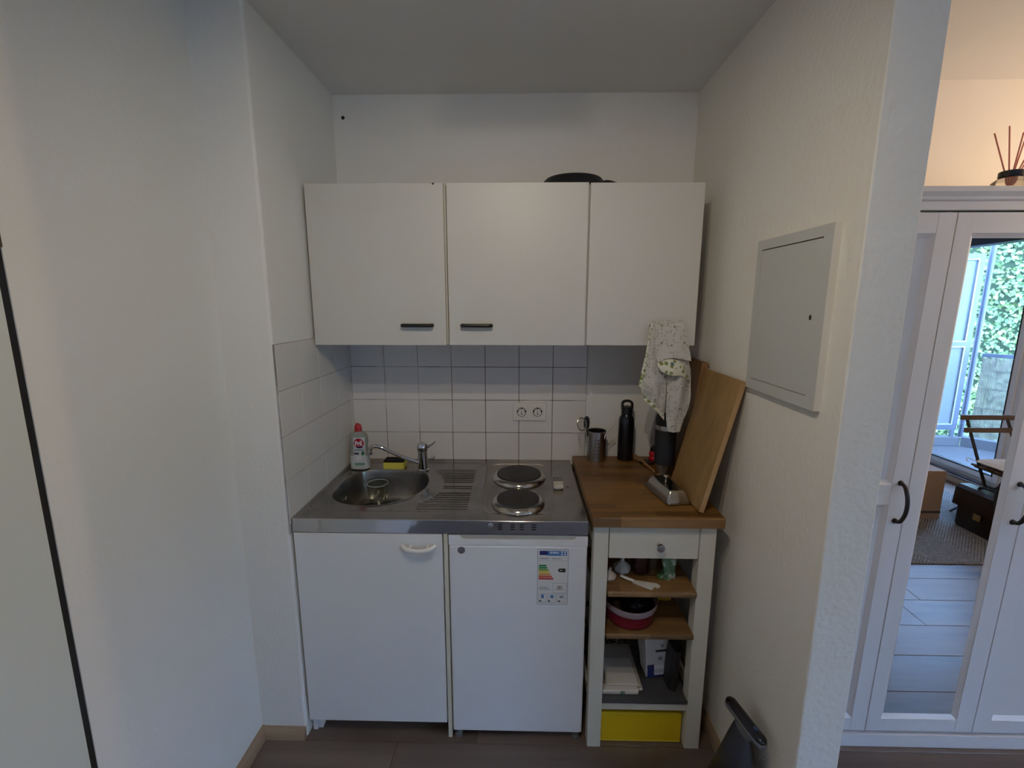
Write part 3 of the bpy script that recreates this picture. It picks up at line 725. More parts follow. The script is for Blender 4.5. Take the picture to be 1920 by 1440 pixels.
for x in (.55, .978):
    bm = BM(); lathe(bm, [(.014, 0), (.014, .012), (.008, .014), (.008, .028)], (x, -.08, 0), 14); obj('foot', bm, m_vacg, fr)
def fu(x): return .831 + (x-240)/470*.105
def fz(y): return .755 - (y-330)/890*.207
YL = -.6004
m_lw = mat('label_paper', (.70, .69, .67), .5); m_lb = mat('label_border', (.22, .27, .35), .5)
bm = BM(); prism(bm, [p[:2] for p in rrect(.8835, .6515, .0525, .1035, .004, 0, 4)], YL-.0002, -.5995, 'Y'); el = obj('energy_label', bm, m_lb, fr, label='energy label with coloured efficiency bars and the number 121')
bm = BM(); prism(bm, [p[:2] for p in rrect(.8835, .6515, .0508, .1018, .003, 0, 4)], YL-.0006, -.6, 'Y'); obj('label_sheet', bm, m_lw, el)
def lbl(name, x0, x1, y0, y1, m, d=.0009, arrow=0):
    b = BM(); a, c, z1, z0 = fu(x0), fu(x1), fz(y0), fz(y1)
    if arrow == 1: prism(b, [(a, z0), (c-.002, z0), (c, (z0+z1)/2), (c-.002, z1), (a, z1)], YL-d, -.6, 'Y')
    elif arrow == -1: prism(b, [(a, (z0+z1)/2), (a+.005, z0), (c, z0), (c, z1), (a+.005, z1)], YL-d, -.6, 'Y')
    else: box(b, a, c, YL-d, -.6, z0, z1)
    return obj(name, b, m, el)
m_lblue = mat('label_blue', (.05, .17, .42), .5)
lbl('flag', 272, 392, 355, 422, mat('flag_blue', (.015, .02, .14), .5))
lbl('header', 392, 685, 355, 430, m_lblue)
m_lwt = mat('label_white', (.75, .77, .8), .5)
text('header_text', 'ENERG', .0095, (fu(495), YL-.0012, fz(385)), m_lwt, el, bold=.0003, sx=1.05)
for (x, y) in ((610, 372), (655, 372), (610, 408), (655, 408)): lbl('header_mark', x-13, x+13, y-11, y+11, m_lwt, .0011)
for i, (xe, c) in enumerate(((382, (.02, .16, .05)), (394, (.02, .20, .06)), (412, (.20, .30, .03)), (430, (.66, .52, .06)), (446, (.62, .25, .05)), (466, (.48, .07, .03)), (488, (.42, .03, .03)))):
    lbl('efficiency_bar', 262, xe, 576+i*34.6, 576+i*34.6+28, mat('bar_%d' % i, c, .5), arrow=1)
lbl('class_tag', 550, 668, 632, 692, m_inkk, arrow=-1)
text('class_text', 'A+', .0062, (fu(600), YL-.0012, fz(662)), m_lwt, el, bold=.0002)
for x0, x1, y in ((272, 410, 477), (458, 505, 477), (512, 542, 477), (550, 592, 477)): lbl('print_line', x0, x1, y-7, y+7, m_inkg)
lbl('divider', 262, 690, 506, 509, m_inkg)
for y, x1 in ((935, 400), (952, 415), (972, 450)): lbl('print_line', 265, x1, y-4, y+4, m_inkg)
def frame_l(x0, x1, y0, y1):
    for a in ((x0, x1, y0, y0+4), (x0, x1, y1-4, y1), (x0, x0+4, y0, y1), (x1-4, x1, y0, y1)): lbl('box_line', *a, m_lb)
frame_l(482, 690, 866, 1028); frame_l(264, 386, 1040, 1184); frame_l(406, 528, 1040, 1184); frame_l(548, 672, 1040, 1184)
text('number_text', '121', .0135, (fu(580), YL-.0012, fz(935)), m_inkk, el, bold=.0004)
lbl('print_line', 512, 652, 966, 976, m_inkg)
lbl('litre_mark', 304, 344, 1056, 1114, m_lblue)
lbl('freezer_mark', 444, 494, 1064, 1108, m_lblue); lbl('noise_mark', 585, 645, 1070, 1110, m_inkg)
for x in (290, 425, 580): lbl('print_line', x-18, x+18, 1150, 1170, m_inkk)

# ------------------------------------------------------------------ wall cabinets
XU, YU, ZB0, ZT0 = .0059, -.3367, 1.4182, 1.982
def wall_cab(x0, x1, label, handle, group=None):
    t = thing('wall_cabinet', label, 'cabinet', ((x0+x1)/2, -.16, ZB0), 'white wall cabinets above the worktop')
    b = BM(); box(b, x0, x0+.016, YU+.019, .004, ZB0+.002, ZT0-.002); box(b, x1-.016, x1, YU+.019, .004, ZB0+.002, ZT0-.002)
    box(b, x0+.016, x1-.016, YU+.019, .004, ZB0+.002, ZB0+.018); box(b, x0+.016, x1-.016, YU+.019, .004, ZT0-.018, ZT0-.002)
    box(b, x0+.016, x1-.016, -.006, .002, ZB0+.018, ZT0-.018); obj('carcass', b, m_edge if handle == 'mid' else m_cab, t)
    return t
def cab_door(t, x0, x1, z0, z1, hx=None):
    b = BM(); box(b, x0, x1, YU, YU+.017, z0, z1, .0012); d = obj('door', b, m_cab, t)
    if hx:
        b = BM(); a, c = hx; z = 1.490
        tube(b, [(a, YU-.001, z), (a+.001, YU-.015, z), (a+.009, YU-.021, z), (c-.009, YU-.021, z), (c-.001, YU-.015, z), (c, YU-.001, z)], .0068, 10, 4)
        obj('handle', b, m_black, d)
    return d
wc1 = wall_cab(XU, .502, 'left white wall cabinet, black handle at its lower right', 'a'); cab_door(wc1, .0062, .4965, 1.4165, 1.9825, (.340, .446))
wc2 = wall_cab(.504, 1.0055, 'middle white wall cabinet, black handle at its lower left, pan on top', 'mid'); cab_door(wc2, .5075, 1.0055, 1.4175, 1.9835, (.558, .662))
wc3 = wall_cab(1.0075, 1.4055, 'right narrower white wall cabinet with the tea towel on it', 'b'); cab_door(wc3, 1.0115, 1.406, 1.4182, 1.982, (1.245, 1.351))
bm = BM(); lathe(bm, [(.004, 0), (.002, .0006), (0, .0006)], (.462, YU, 1.9805), 8, axis='Y'); obj('chip', bm, m_inkk, wc1)
# pan upside down on the cabinet
fp = thing('frying_pan', 'black frying pan lying upside down on the middle wall cabinet', 'pan', (.966, -.20, ZT0-.002))
bm = BM(); lathe(bm, [(.125, 0), (.128, .003), (.112, .040), (.105, .047), (0, .049)], (.966, -.185, ZT0-.002), 40); obj('pan_body', bm, m_black, fp)
bm = BM(); tube(bm, [(1.055, -.235, ZT0+.012), (1.09, -.255, ZT0+.017), (1.2, -.13, ZT0+.014)], .011, 10, 5); obj('handle', bm, m_black, fp)

# double socket
so = thing('double_socket', 'white double wall socket on the tiled back wall', 'socket', (.8115, -.001, 1.087))
bm = BM(); box(bm, .737, .887, -.010, -.0008, 1.046, 1.128, .003, 3); fo = obj('frame', bm, m_sock, so)
for cx in (.7755, .8475):
    bm = BM(); box(bm, cx-.0275, cx+.0275, -.0125, -.009, 1.087-.0275, 1.087+.0275, .0012); ins = obj('socket_insert', bm, m_sock, so)
    bm = BM(); lathe(bm, [(.0215, .0), (.0215, .0008), (.0205, .0008), (.0185, .0002), (0, .0002)], (cx, -.0126, 1.087), 30, axis='Y'); 
    obj('recess_ring', bm, mat('socket_shadow', (.30, .28, .24), .5), ins)
    bm = BM(); lathe(bm, [(.0160, 0), (.0160, .0008), (.0150, .0016), (0, .0016)], (cx, -.0126, 1.0850), 26, axis='Y'); obj('socket_well', bm, m_sock, ins)
    bm = BM()
    for dx, dz, r in ((0, -.0075, .0034), (0, .0025, .0024), (0, .0175, .0036), (-.0175, .004, .0042), (.0175, .004, .0042)):
        lathe(bm, [(r, 0), (r, .0020), (0, .0020)], (cx+dx, -.0128, 1.087+dz), 10, axis='Y')
    obj('socket_hole', bm, m_inkk, ins)

# ------------------------------------------------------------------ tea towel on the third cabinet's handle
tw = thing('tea_towel', 'patterned tea towel with green border hanging from the right wall cabinet', 'tea towel', (1.30, -.375, 1.10))
YT = -.371
bm = BM(); sheet(bm, [[(1.242, -.349, 1.475), (1.270, -.349, 1.475), (1.303, -.349, 1.475)], [(1.243, -.356, 1.5), (1.27, -.356, 1.5), (1.303, -.356, 1.5)], [(1.240, -.368, 1.502), (1.27, -.368, 1.503), (1.302, -.368, 1.503)],
    [(1.228, YT, 1.40), (1.262, YT-.006, 1.40), (1.300, YT, 1.40)], [(1.218, YT+.002, 1.31), (1.258, YT-.012, 1.31), (1.302, YT, 1.31)], [(1.212, YT, 1.262), (1.26, YT-.01, 1.25), (1.303, YT+.004, 1.23)], [(1.222, YT, 1.232), (1.262, YT-.01, 1.195), (1.300, YT+.004, 1.150)]], 16, 28, .003, .012, 38)
obj('left_fold', bm, m_towel, tw, angle=60)
bm = BM(); sheet(bm, [[(1.302, -.350, 1.475), (1.33, -.350, 1.475), (1.35, -.350, 1.475)], [(1.302, -.357, 1.5), (1.33, -.357, 1.5), (1.35, -.357, 1.5)], [(1.302, -.369, 1.503), (1.33, -.369, 1.503), (1.351, -.369, 1.503)],
    [(1.302, YT, 1.39), (1.34, YT-.008, 1.39), (1.376, YT, 1.391)], [(1.304, YT-.002, 1.29), (1.345, YT-.022, 1.29), (1.391, YT-.004, 1.28)], [(1.306, YT, 1.20), (1.345, YT-.018, 1.20), (1.389, YT-.004, 1.205)], [(1.310, YT, 1.15), (1.345, YT-.012, 1.15), (1.376, YT-.004, 1.16)], [(1.315, YT-.004, 1.106), (1.336, YT-.01, 1.101), (1.360, YT-.006, 1.103)]], 16, 30, .003, .014, 34)
obj('right_fold', bm, m_towel, tw, angle=60)
YF = -.386
bm = BM(); sheet(bm, [[(1.248, -.371, 1.503), (1.30, -.371, 1.504), (1.349, -.371, 1.503)], [(1.249, YF+.004, 1.48), (1.30, YF+.003, 1.48), (1.353, YF+.004, 1.48)], [(1.249, YF, 1.43), (1.305, YF-.003, 1.43), (1.366, YF, 1.43)], [(1.252, YF-.002, 1.385), (1.31, YF-.008, 1.392), (1.377, YF, 1.385)], [(1.262, YF-.006, 1.362), (1.305, YF-.012, 1.380), (1.379, YF-.002, 1.368)]], 18, 18, .003, .006, 30)
obj('front_flap', bm, m_towel, tw, angle=60)
bm = BM(); sheet(bm, [[(1.258, YF-.004, 1.360), (1.302, YF-.006, 1.377), (1.345, YF+.002, 1.364), (1.356, YF+.008, 1.352)], [(1.262, YF-.018, 1.345), (1.302, YF-.024, 1.350), (1.345, YF-.016, 1.345), (1.364, YF, 1.33)], [(1.270, YF-.016, 1.333), (1.302, YF-.028, 1.320), (1.345, YF-.018, 1.316), (1.378, YF+.002, 1.296)]], 18, 10, .003, .003, 40)
obj('curled_hem', bm, m_hem, tw, angle=60, label='curled hem showing the green dotted border print')
bm = BM(); sheet(bm, [[(1.236, -.361, 1.497), (1.245, -.364, 1.499)], [(1.222, -.366, 1.39), (1.234, -.369, 1.39)], [(1.204, -.366, 1.285), (1.217, -.369, 1.285)], [(1.211, -.366, 1.262), (1.220, -.369, 1.268)]], 3, 22, .002, .004, 40)
obj('side_hem', bm, m_hem, tw, angle=60)
bm = BM(); sheet(bm, [[(1.222, YT-.006, 1.240), (1.262, YT-.016, 1.203), (1.300, YT-.003, 1.160)], [(1.221, YT-.006, 1.224), (1.262, YT-.016, 1.188), (1.300, YT-.003, 1.147)]], 14, 3, .002, .006, 38)
obj('bottom_hem', bm, m_hem, tw, angle=60)

# ------------------------------------------------------------------ cart beside the fridge
ct = thing('kitchen_cart', 'cream painted kitchen cart with oak top, drawer and two oak shelves', 'cart', (1.215, -.33, 0))
bm = BM(); box(bm, 1.006, 1.4315, -.6445, -.036, .8565, .892, .004, 2); obj('oak_top', bm, m_oak, ct)
for (x0, x1) in ((1.0155, 1.0635), (1.362, 1.414)):
    for (y0, y1) in ((-.624, -.576), (-.105, -.057)):
        bm = BM(); box(bm, x0, x1, y0, y1, 0, .8565, .002); obj('leg', bm, m_cart, ct)
bm = BM(); box(bm, 1.0665, 1.3595, -.622, -.603, .738, .8545, .0015); dw = obj('drawer', bm, m_cart, ct)
bm = BM(); box(bm, 1.075, 1.352, -.603, -.12, .748, .835); obj('drawer_box', bm, m_cart, dw)
bm = BM(); lathe(bm, [(.008, 0), (.0065, .004), (.006, .012), (.0125, .018), (.0148, .023), (.0125, .0285), (0, .030)], (1.228, -.622, .789), 24, axis='Y'); obj('knob', bm, m_chrome, dw)
for z0, z1 in ((.601, .622), (.4435, .463)):
    bm = BM(); box(bm, 1.0655, 1.3635, -.634, -.07, z0, z1, .006, 3); obj('shelf', bm, m_oaks, ct)
bm = BM(); box(bm, 1.0635, 1.362, -.618, -.596, .151, .1895, .0015); obj('rail', bm, m_cart, ct)
bm = BM(); box(bm, 1.0635, 1.362, -.095, -.075, .151, .1895, .0015); obj('rail', bm, m_cart, ct)
for x0, x1 in ((1.020, 1.030), (1.396, 1.406)):
    for z0, z1 in ((.151, .19), (.76, .8565)):
        bm = BM(); box(bm, x0, x1, -.576, -.105, z0, z1); obj('side_rail', bm, m_cart, ct)
m_tray = mat('grey_steel_tray', (.17, .17, .17), .42, .8, bump=(80, .06, .001))
bm = BM(); box(bm, 1.060, 1.366, -.622, -.08, .1895, .1925); box(bm, 1.060, 1.366, -.6235, -.6205, .1815, .198, .001); box(bm, 1.363, 1.366, -.62, -.08, .1925, .20); obj('tray', bm, m_tray, ct)

# cart contents, top
HT = .892
ho = thing('utensil_holder', 'perforated steel utensil holder on the oak cart top', 'holder', (1.104, -.085, HT))
bm = BM(); NS, NZ = 60, 34; R0 = .0425; vs = []
def hv_(i, j): a = 2*PI*i/NS; return (1.104 + R0*math.cos(a), -.085 + R0*math.sin(a), HT+.002 + .128*j/NZ)
vg = [[bm.verts.new(hv_(i, j)) for j in range(NZ+1)] for i in range(NS)]
for i in range(NS):
    for j in range(NZ):
        col = i % 6 if True else 0
        if (i % 10 in (2, 5)) and (4 <= j <= 27) and (j % 4 == 1): continue
        bm.faces.new((vg[i][j], vg[(i+1) % NS][j], vg[(i+1) % NS][j+1], vg[i][j+1]))
obj('perforated_wall', bm, m_satin, ho)
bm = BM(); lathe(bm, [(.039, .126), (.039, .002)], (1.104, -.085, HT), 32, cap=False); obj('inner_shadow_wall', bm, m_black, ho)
bm = BM(); lathe(bm, [(0, 0), (.0425, 0), (.0425, .003), (0, .003)], (1.104, -.085, HT), 40); obj('base', bm, m_satin, ho)
bm = BM(); lathe(bm, [(.0415, .128), (.0432, .129), (.0432, .132), (.039, .132), (.039, .126)], (1.104, -.085, HT), 40, cap=False); obj('rim', bm, m_satin, ho)
st = thing('tea_strainer', 'round wire strainer leaning out of the utensil holder, left side', 'strainer', (1.075, -.09, HT+.004))
bm = BM(); cs = Vector((1.033, -.125, 1.062)); q = Matrix.Rotation(.35, 3, 'Z') @ Matrix.Rotation(-.25, 3, 'X')
ring = [cs + q @ Vector((.0215*math.cos(2*PI*k/24), 0, .0275*math.sin(2*PI*k/24))) for k in range(25)]
tube(bm, ring, .0022, 6); obj('ring', bm, m_satin, st)
bm = BM()
for k in range(9):
    a = -.9 + 1.8*k/8; hw = math.sqrt(max(0, 1-a*a))
    tube(bm, [cs + q @ Vector((.021*a, .013*math.sqrt(max(0, 1-a*a-t*t))*1., .027*t)) for t in [hw*(2*m/8-1) for m in range(9)]], .0005, 4)
    tube(bm, [cs + q @ Vector((.021*t, .013*math.sqrt(max(0, 1-a*a-t*t)), .027*a)) for t in [hw*(2*m/8-1) for m in range(9)]], .0005, 4)
obj('mesh_basket', bm, m_satin, st, kind='stuff')
bm = BM(); tube(bm, [(1.050, -.118, 1.050), (1.064, -.110, 1.020), (1.085, -.095, .93), (1.09, -.09, .897)], .003, 8, 4); obj('handle', bm, m_satin, st)
ps = thing('pasta_ladle', 'dark plastic ladle standing in the utensil holder behind the strainer', 'ladle', (1.08, -.07, HT+.004))
bm = BM(); loft(bm, [[(1.056+dx*.012*k, -.105+dy*.008*k, z) for dx, dy in ((1, 0), (.7, .7), (0, 1), (-.7, .7), (-1, 0), (-.7, -.7), (0, -1), (.7, -.7))] for z, k in ((1.035, .5), (1.045, 1.0), (1.065, 1.15), (1.083, .95), (1.092, .45))]); obj('head', bm, m_black, ps)
bm = BM(); tube(bm, [(1.057, -.105, 1.038), (1.075, -.085, .96), (1.09, -.07, .897)], .004, 8, 4); obj('handle', bm, m_black, ps)
bm = BM(); tube(bm, [(1.113, -.10, .898), (1.139, -.115, 1.015), (1.166, -.125, 1.056)], .0042, 8, 4, (1, .6)); tag(obj('plastic_stirrer', bm, m_white), 'white plastic stick leaning out of the utensil holder, right side', 'utensil')
bo = thing('water_bottle', 'slim black water bottle with loop cap by the back wall', 'bottle', (1.234, -.075, HT))
bm = BM(); lathe(bm, [(0, 0), (.031, 0), (.034, .003), (.034, .168), (.032, .186), (.024, .202), (.022, .208)], (1.234, -.075, HT), 36); obj('flask', bm, m_blackg, bo)
bm = BM(); lathe(bm, [(.0235, 0), (.0245, .003), (.0245, .030), (.022, .033), (0, .033)], (1.234, -.075, HT+.205), 30)
pts = [(1.234 + .0205*math.cos(a), -.075, HT+.236 + .024*math.sin(a)) for a in [math.radians(-35 + t*250/14) for t in range(15)]]
tube(bm, [(1.2545, -.075, HT+.226), (1.2550, -.075, HT+.248), (1.249, -.075, HT+.259), (1.234, -.075, HT+.263), (1.219, -.075, HT+.260), (1.213, -.075, HT+.250), (1.2135, -.075, HT+.226)], .0052, 10, 5, (2.8, 1)); obj('loop_cap', bm, m_black, bo)
mg = thing('travel_mug', 'tall black insulated travel mug with steel base below the tea towel', 'mug', (1.346, -.262, HT))
MX, MY = 1.346, -.262
bm = BM(); lathe(bm, [(0, 0), (.031, 0), (.033, .004), (.036, .05), (.0365, .05)], (MX, MY, HT), 36); obj('steel_base', bm, m_satin, mg)
bm = BM(); lathe(bm, [(.0375, .049), (.0385, .052), (.0405, .186), (.040, .19)], (MX, MY, HT), 36); obj('sleeve', bm, mat('black_sleeve', (.013, .0135, .015), .7), mg)
bm = BM(); lathe(bm, [(.0402, .19), (.0408, .192), (.0408, .207), (.040, .209)], (MX, MY, HT), 36); obj('steel_band', bm, m_satin, mg)
bm = BM(); lathe(bm, [(.0405, .208), (.0415, .211), (.041, .235), (.037, .247), (0, .249)], (MX, MY, HT), 36); obj('lid', bm, m_black, mg)
ws = thing('wooden_spoon', 'wooden cooking spoon lying beside the travel mug', 'spoon', (1.30, -.18, HT))
bm = BM(); tube(bm, [(1.296, -.118, HT+.009), (1.305, -.175, HT+.007), (1.316, -.24, HT+.0065), (1.325, -.315, HT+.006)], lambda t: .0075-.002*t, 10, 4, (1, .8)); obj('handle', bm, m_spoon, ws)
bm = BM()
rings_ = []
for t in [i/10 for i in range(11)]:
    wdt = .0195*math.sin(PI*min(1, .12+.88*t*.98))**.7 if t < .98 else .004; p = Vector((1.298, -.125, HT+.008)).lerp(Vector((1.276, -.062, HT+.014)), t)
    d = Vector((.94, .33, 0)); rings_.append([tuple(p + d*wdt*math.cos(2*PI*k/12) + Vector((0, 0, (.005+.001)*math.sin(2*PI*k/12) + (0 if math.sin(2*PI*k/12) < 0 else -.003*math.sin(PI*t))))) for k in range(12)])
loft(bm, rings_); obj('bowl', bm, m_spoon, ws)
rj = thing('red_jar', 'small red jar with black cap behind the travel mug', 'jar', (1.358, -.10, HT))
bm = BM(); lathe(bm, [(0, 0), (.022, 0), (.025, .003), (.026, .02), (.022, .026), (.025, .032), (.024, .044), (.019, .048)], (1.356, -.105, HT), 26); obj('jar', bm, m_red, rj)
bm = BM(); lathe(bm, [(.019, .047), (.021, .049), (.021, .062), (.012, .069), (0, .070)], (1.356, -.105, HT), 26); obj('cap', bm, m_black, rj)
bm = BM(); lathe(bm, [(0, 0), (.026, 0), (.028, .003), (.0275, .008), (.024, .0095), (0, .0095)], (1.318, -.146, HT), 28, sx=1.2); bmesh.ops.translate(bm, vec=(0, .018, 0), verts=bm.verts)
tag(obj('coaster', bm, m_black), 'flat black coaster lying behind the wooden spoon', 'coaster')
# cutting boards
def board(name, label, yb0, yb1, x0, x1, h, th, m, medge, grp=None):
    """board leaning on the right wall: bottom edge at x0, top edge at x1."""
    t = thing(name, label, 'cutting board', (x0, (yb0+yb1)/2, HT))
    ang = math.asin((x1-x0)/h); b = BM(); box(b, 0, th, yb0, yb1, 0, h, .002, 2)
    rot = Matrix.Rotation(ang, 3, 'Y')
    for v in b.verts: v.co = rot @ v.co + Vector((x0, 0, HT + th*math.sin(ang)))
    o = obj('board', b, m, t); 
    b = BM(); box(b, .0005, th-.0005, yb0-.0006, yb0+.003, .002, h-.002)
    for v in b.verts: v.co = rot @ v.co + Vector((x0, 0, HT + th*math.sin(ang)))
    obj('end_grain', b, medge, t); return t
board('cutting_board', 'light bamboo cutting board in front, leaning on the right wall', -.606, -.322, 1.357, 1.459, .448, .0165, m_bamboo, m_bamedge)
board('cutting_board', 'darker wooden cutting board leaning behind the light bamboo one', -.310, -.022, 1.398, 1.449, .462, .026, m_darkb, wood('dark_board_edge', (.16, .075, .022), (.30, .155, .055), 'Z', 8., .5))
m_dish = mat('butter_dish_steel', (.46, .45, .43), .14, 1.)
# butter dish
bd = thing('butter_dish', 'steel butter dish with domed lid and knob on the cart top', 'butter dish', (1.303, -.452, HT))
R_ = Matrix.Rotation(math.radians(9.5), 4, 'Z'); C_ = Vector((1.300, -.455, 0))
def bdr(b):
    for v in b.verts: v.co = (R_ @ (v.co)) + C_
    return b
bm = BM(); loft(bm, [rrect(0, 0, hx, hy, r, z) for hx, hy, r, z in ((.040, .085, .01, HT), (.046, .096, .013, HT+.003), (.048, .0985, .014, HT+.0065), (.0455, .096, .013, HT+.0065), (.041, .087, .01, HT+.004))]); obj('plate', bdr(bm), m_dish, bd, angle=30)
bm = BM(); loft(bm, [rrect(0, 0, hx, hy, r, z) for hx, hy, r, z in ((.041, .089, .008, HT+.005), (.040, .088, .008, HT+.012), (.031, .076, .009, HT+.040), (.027, .071, .009, HT+.045), (.02, .06, .008, HT+.0462))]); obj('lid', bdr(bm), m_dish, bd, angle=30)
bm = BM(); lathe(bm, [(.0045, 0), (.0035, .005), (.004, .009), (.0095, .015), (.0105, .020), (.008, .0255), (0, .0275)], (0, .012, HT+.046), 22); obj('knob', bdr(bm), m_dish, bd)

# cart contents, shelves
def garlic(x, y, z, r, label, m):
    t = thing('garlic_bulb', label, 'garlic', (x, y, z), 'garlic bulbs on the upper cart shelf')
    b = BM(); rr = []
    for pr, h in ((.25, 0), (.75, .06), (1, .45), (.93, .8), (.6, 1.15), (.28, 1.4)):
        rr.append([(x + r*pr*(1+.07*math.cos(7*2*PI*k/42))*math.cos(2*PI*k/42), y + r*pr*(1+.07*math.cos(7*2*PI*k/42))*math.sin(2*PI*k/42), z + r*h) for k in range(42)])
    loft(b, rr); obj('bulb', b, m, t)
    b = BM(); tube(b, [(x, y, z+r*1.35), (x+.002, y, z+r*1.7), (x+.004, y, z+r*1.95)], lambda s: r*(.24-.1*s), 10, 3); obj('stem', b, m, t)
SH = .622; m_gar = mat('garlic_skin', (.52, .46, .40), .6, bump=(40, .3, .002, (4, 4, .4)))
garlic(1.084, -.560, SH, .023, 'garlic bulb at the left front of the upper cart shelf', m_gar)
garlic(1.137, -.515, SH, .030, 'larger pale garlic bulb behind the white bag clip', mat('garlic_skin_pale', (.56, .54, .50), .6, bump=(40, .3, .002, (4, 4, .4))))
bcp = thing('bag_clip', 'white bag clip lying near the front of the upper cart shelf', 'clip', (1.18, -.58, SH))
bm = BM(); tube(bm, [(1.124, -.556, SH+.012), (1.142, -.566, SH+.008), (1.165, -.578, SH+.006)], .0048, 8, 4, (1.3, .8)); obj('arm', bm, m_white, bcp)
bm = BM(); prism(bm, [(1.160, -.574), (1.205, -.584), (1.240, -.593), (1.247, -.606), (1.236, -.611), (1.230, -.606), (1.215, -.622), (1.160, -.584)], SH+.0005, SH+.007); obj('jaw', bm, mat('clip_paper', (.62, .62, .58), .6), bcp)
jr = thing('dark_jar', 'dark jar with purple contents in the middle of the upper cart shelf', 'jar', (1.205, -.50, SH))
bm = BM(); lathe(bm, [(0, 0), (.028, 0), (.033, .006), (.033, .06), (.026, .07), (.026, .074)], (1.205, -.505, SH), 28); obj('jar', bm, mat('dark_plum_glass', (.035, .010, .012), .12), jr)
bm = BM(); lathe(bm, [(.0285, .072), (.0285, .087), (.027, .089), (0, .089)], (1.205, -.505, SH), 28); obj('lid', bm, mat('jar_lid_grey', (.06, .065, .07), .35, .5), jr)
def crumple(bm, amp, sc, seed):
    for v in bm.verts: v.co += Vector((noise.noise(v.co*sc+Vector((seed, 0, 0))), noise.noise(v.co*sc+Vector((0, seed, 0))), .4*noise.noise(v.co*sc+Vector((0, 0, seed)))))*amp
    return bm
m_herb = mat('green_print_foil', (.10, .22, .10), .35, bump=(70, .6, .004), vary=(38, (.50, .50, .42), .50, .58))
hb = thing('herb_bag', 'crumpled green and white foil bag on the upper cart shelf', 'bag', (1.285, -.545, SH))
bm = BM(); rr = [[(1.288+cx + a*math.cos(2*PI*k/28), -.548 + b*math.sin(2*PI*k/28), SH+z) for k in range(28)] for a, b, z, cx in ((.030, .020, 0, -.004), (.031, .022, .008, -.004), (.021, .017, .022, .004), (.021, .016, .05, .006), (.025, .014, .08, .004), (.029, .008, .10, .002))]
loft(bm, rr); bmesh.ops.subdivide_edges(bm, edges=bm.edges[:], cuts=1, use_grid_fill=True); crumple(bm, .012, 60, 3.); crumple(bm, .005, 150, 6.); 
for v in bm.verts: v.co.z = max(v.co.z, SH+.0004)
obj('bag', bm, m_herb, hb, angle=25)
bp_ = thing('bread_slice', 'brown paper packet standing behind the green foil bag', 'packet', (1.247, -.48, SH))
bm = BM(); prism(bm, [(1.230, SH), (1.262, SH), (1.270, SH+.045), (1.262, SH+.085), (1.226, SH+.085), (1.222, SH+.03)], -.497, -.462, 'Y'); crumple(bm, .004, 40, 1.)
for v in bm.verts: v.co.z = max(v.co.z, SH+.0004)
bp_.name = 'paper_packet'; ORG[bp_.name] = Vector((1.247, -.48, SH)); obj('packet', bm, mat('brown_packet', (.07, .035, .016), .7), bp_)
# yellow packet and red tub on the lower shelf
SL = .463
rb = thing('red_storage_box', 'oval red storage tub with translucent rim on the lower cart shelf', 'tub', (1.165, -.53, SL))
def ell(cx, cy, a, b, z, n=40): return [(cx + a*math.cos(2*PI*k/n), cy + b*math.sin(2*PI*k/n), z) for k in range(n)]
cx, cy = 1.166, -.525
bm = BM(); loft(bm, [ell(cx, cy, a, b, SL+z) for a, b, z in ((.078, .085, .0), (.085, .092, .006), (.090, .099, .052), (.088, .097, .052), (.083, .09, .008))] ); obj('tub', bm, mat('dark_red_plastic', (.13, .004, .010), .35), rb)
bm = BM(); loft(bm, [ell(cx, cy, a, b, SL+z) for a, b, z in ((.0905, .0995, .050), (.096, .105, .056), (.0985, .108, .078), (.0965, .106, .078), (.0935, .1025, .057), (.088, .097, .053))], cap=False); obj('rim', bm, mat('milky_plastic', (.40, .34, .36), .4, 0., .25, 1.3), rb)
for i, (x, y, r) in enumerate(((1.112, -.555, .022), (1.125, -.525, .02))):
    bm = BM(); bmesh.ops.create_icosphere(bm, subdivisions=3, radius=r, matrix=Matrix.Translation((x, y, SL+.026+i*.004))); crumple(bm, .006, 45, i*2.)
    tag(obj('onion_skin' if i else 'onion', bm, mat('onion_pale' if not i else 'onion_pink', (.42, .34, .28) if not i else (.30, .14, .11), .6)), ('pale onion lying in the red storage tub' if not i else 'pinkish shallot lying in the red storage tub'), 'onion' if not i else 'shallot')
bm = BM(); bmesh.ops.create_icosphere(bm, subdivisions=4, radius=1.0)
for v in bm.verts: v.co = Vector((1.185 + v.co.x*.058, -.515 + v.co.y*.066, SL+.048 + v.co.z*.034))
crumple(bm, .014, 38, 4.); tag(obj('dark_tub_fill', bm, m_black), 'crumpled black lump added to darken the inside of the red storage tub', 'bag')  # lump added to blacken the tub's interior
bm = BM(); loft(bm, [rrect(1.30, -.39, hx, hy, .012, SL+z) for hx, hy, z in ((.042, .06, 0), (.045, .064, .004), (.045, .064, .024), (.041, .06, .028))]); tag(obj('yellow_packet', bm, mat('mustard_packet', (.42, .23, .012), .5)), 'flat mustard yellow packet behind the red storage tub', 'packet')
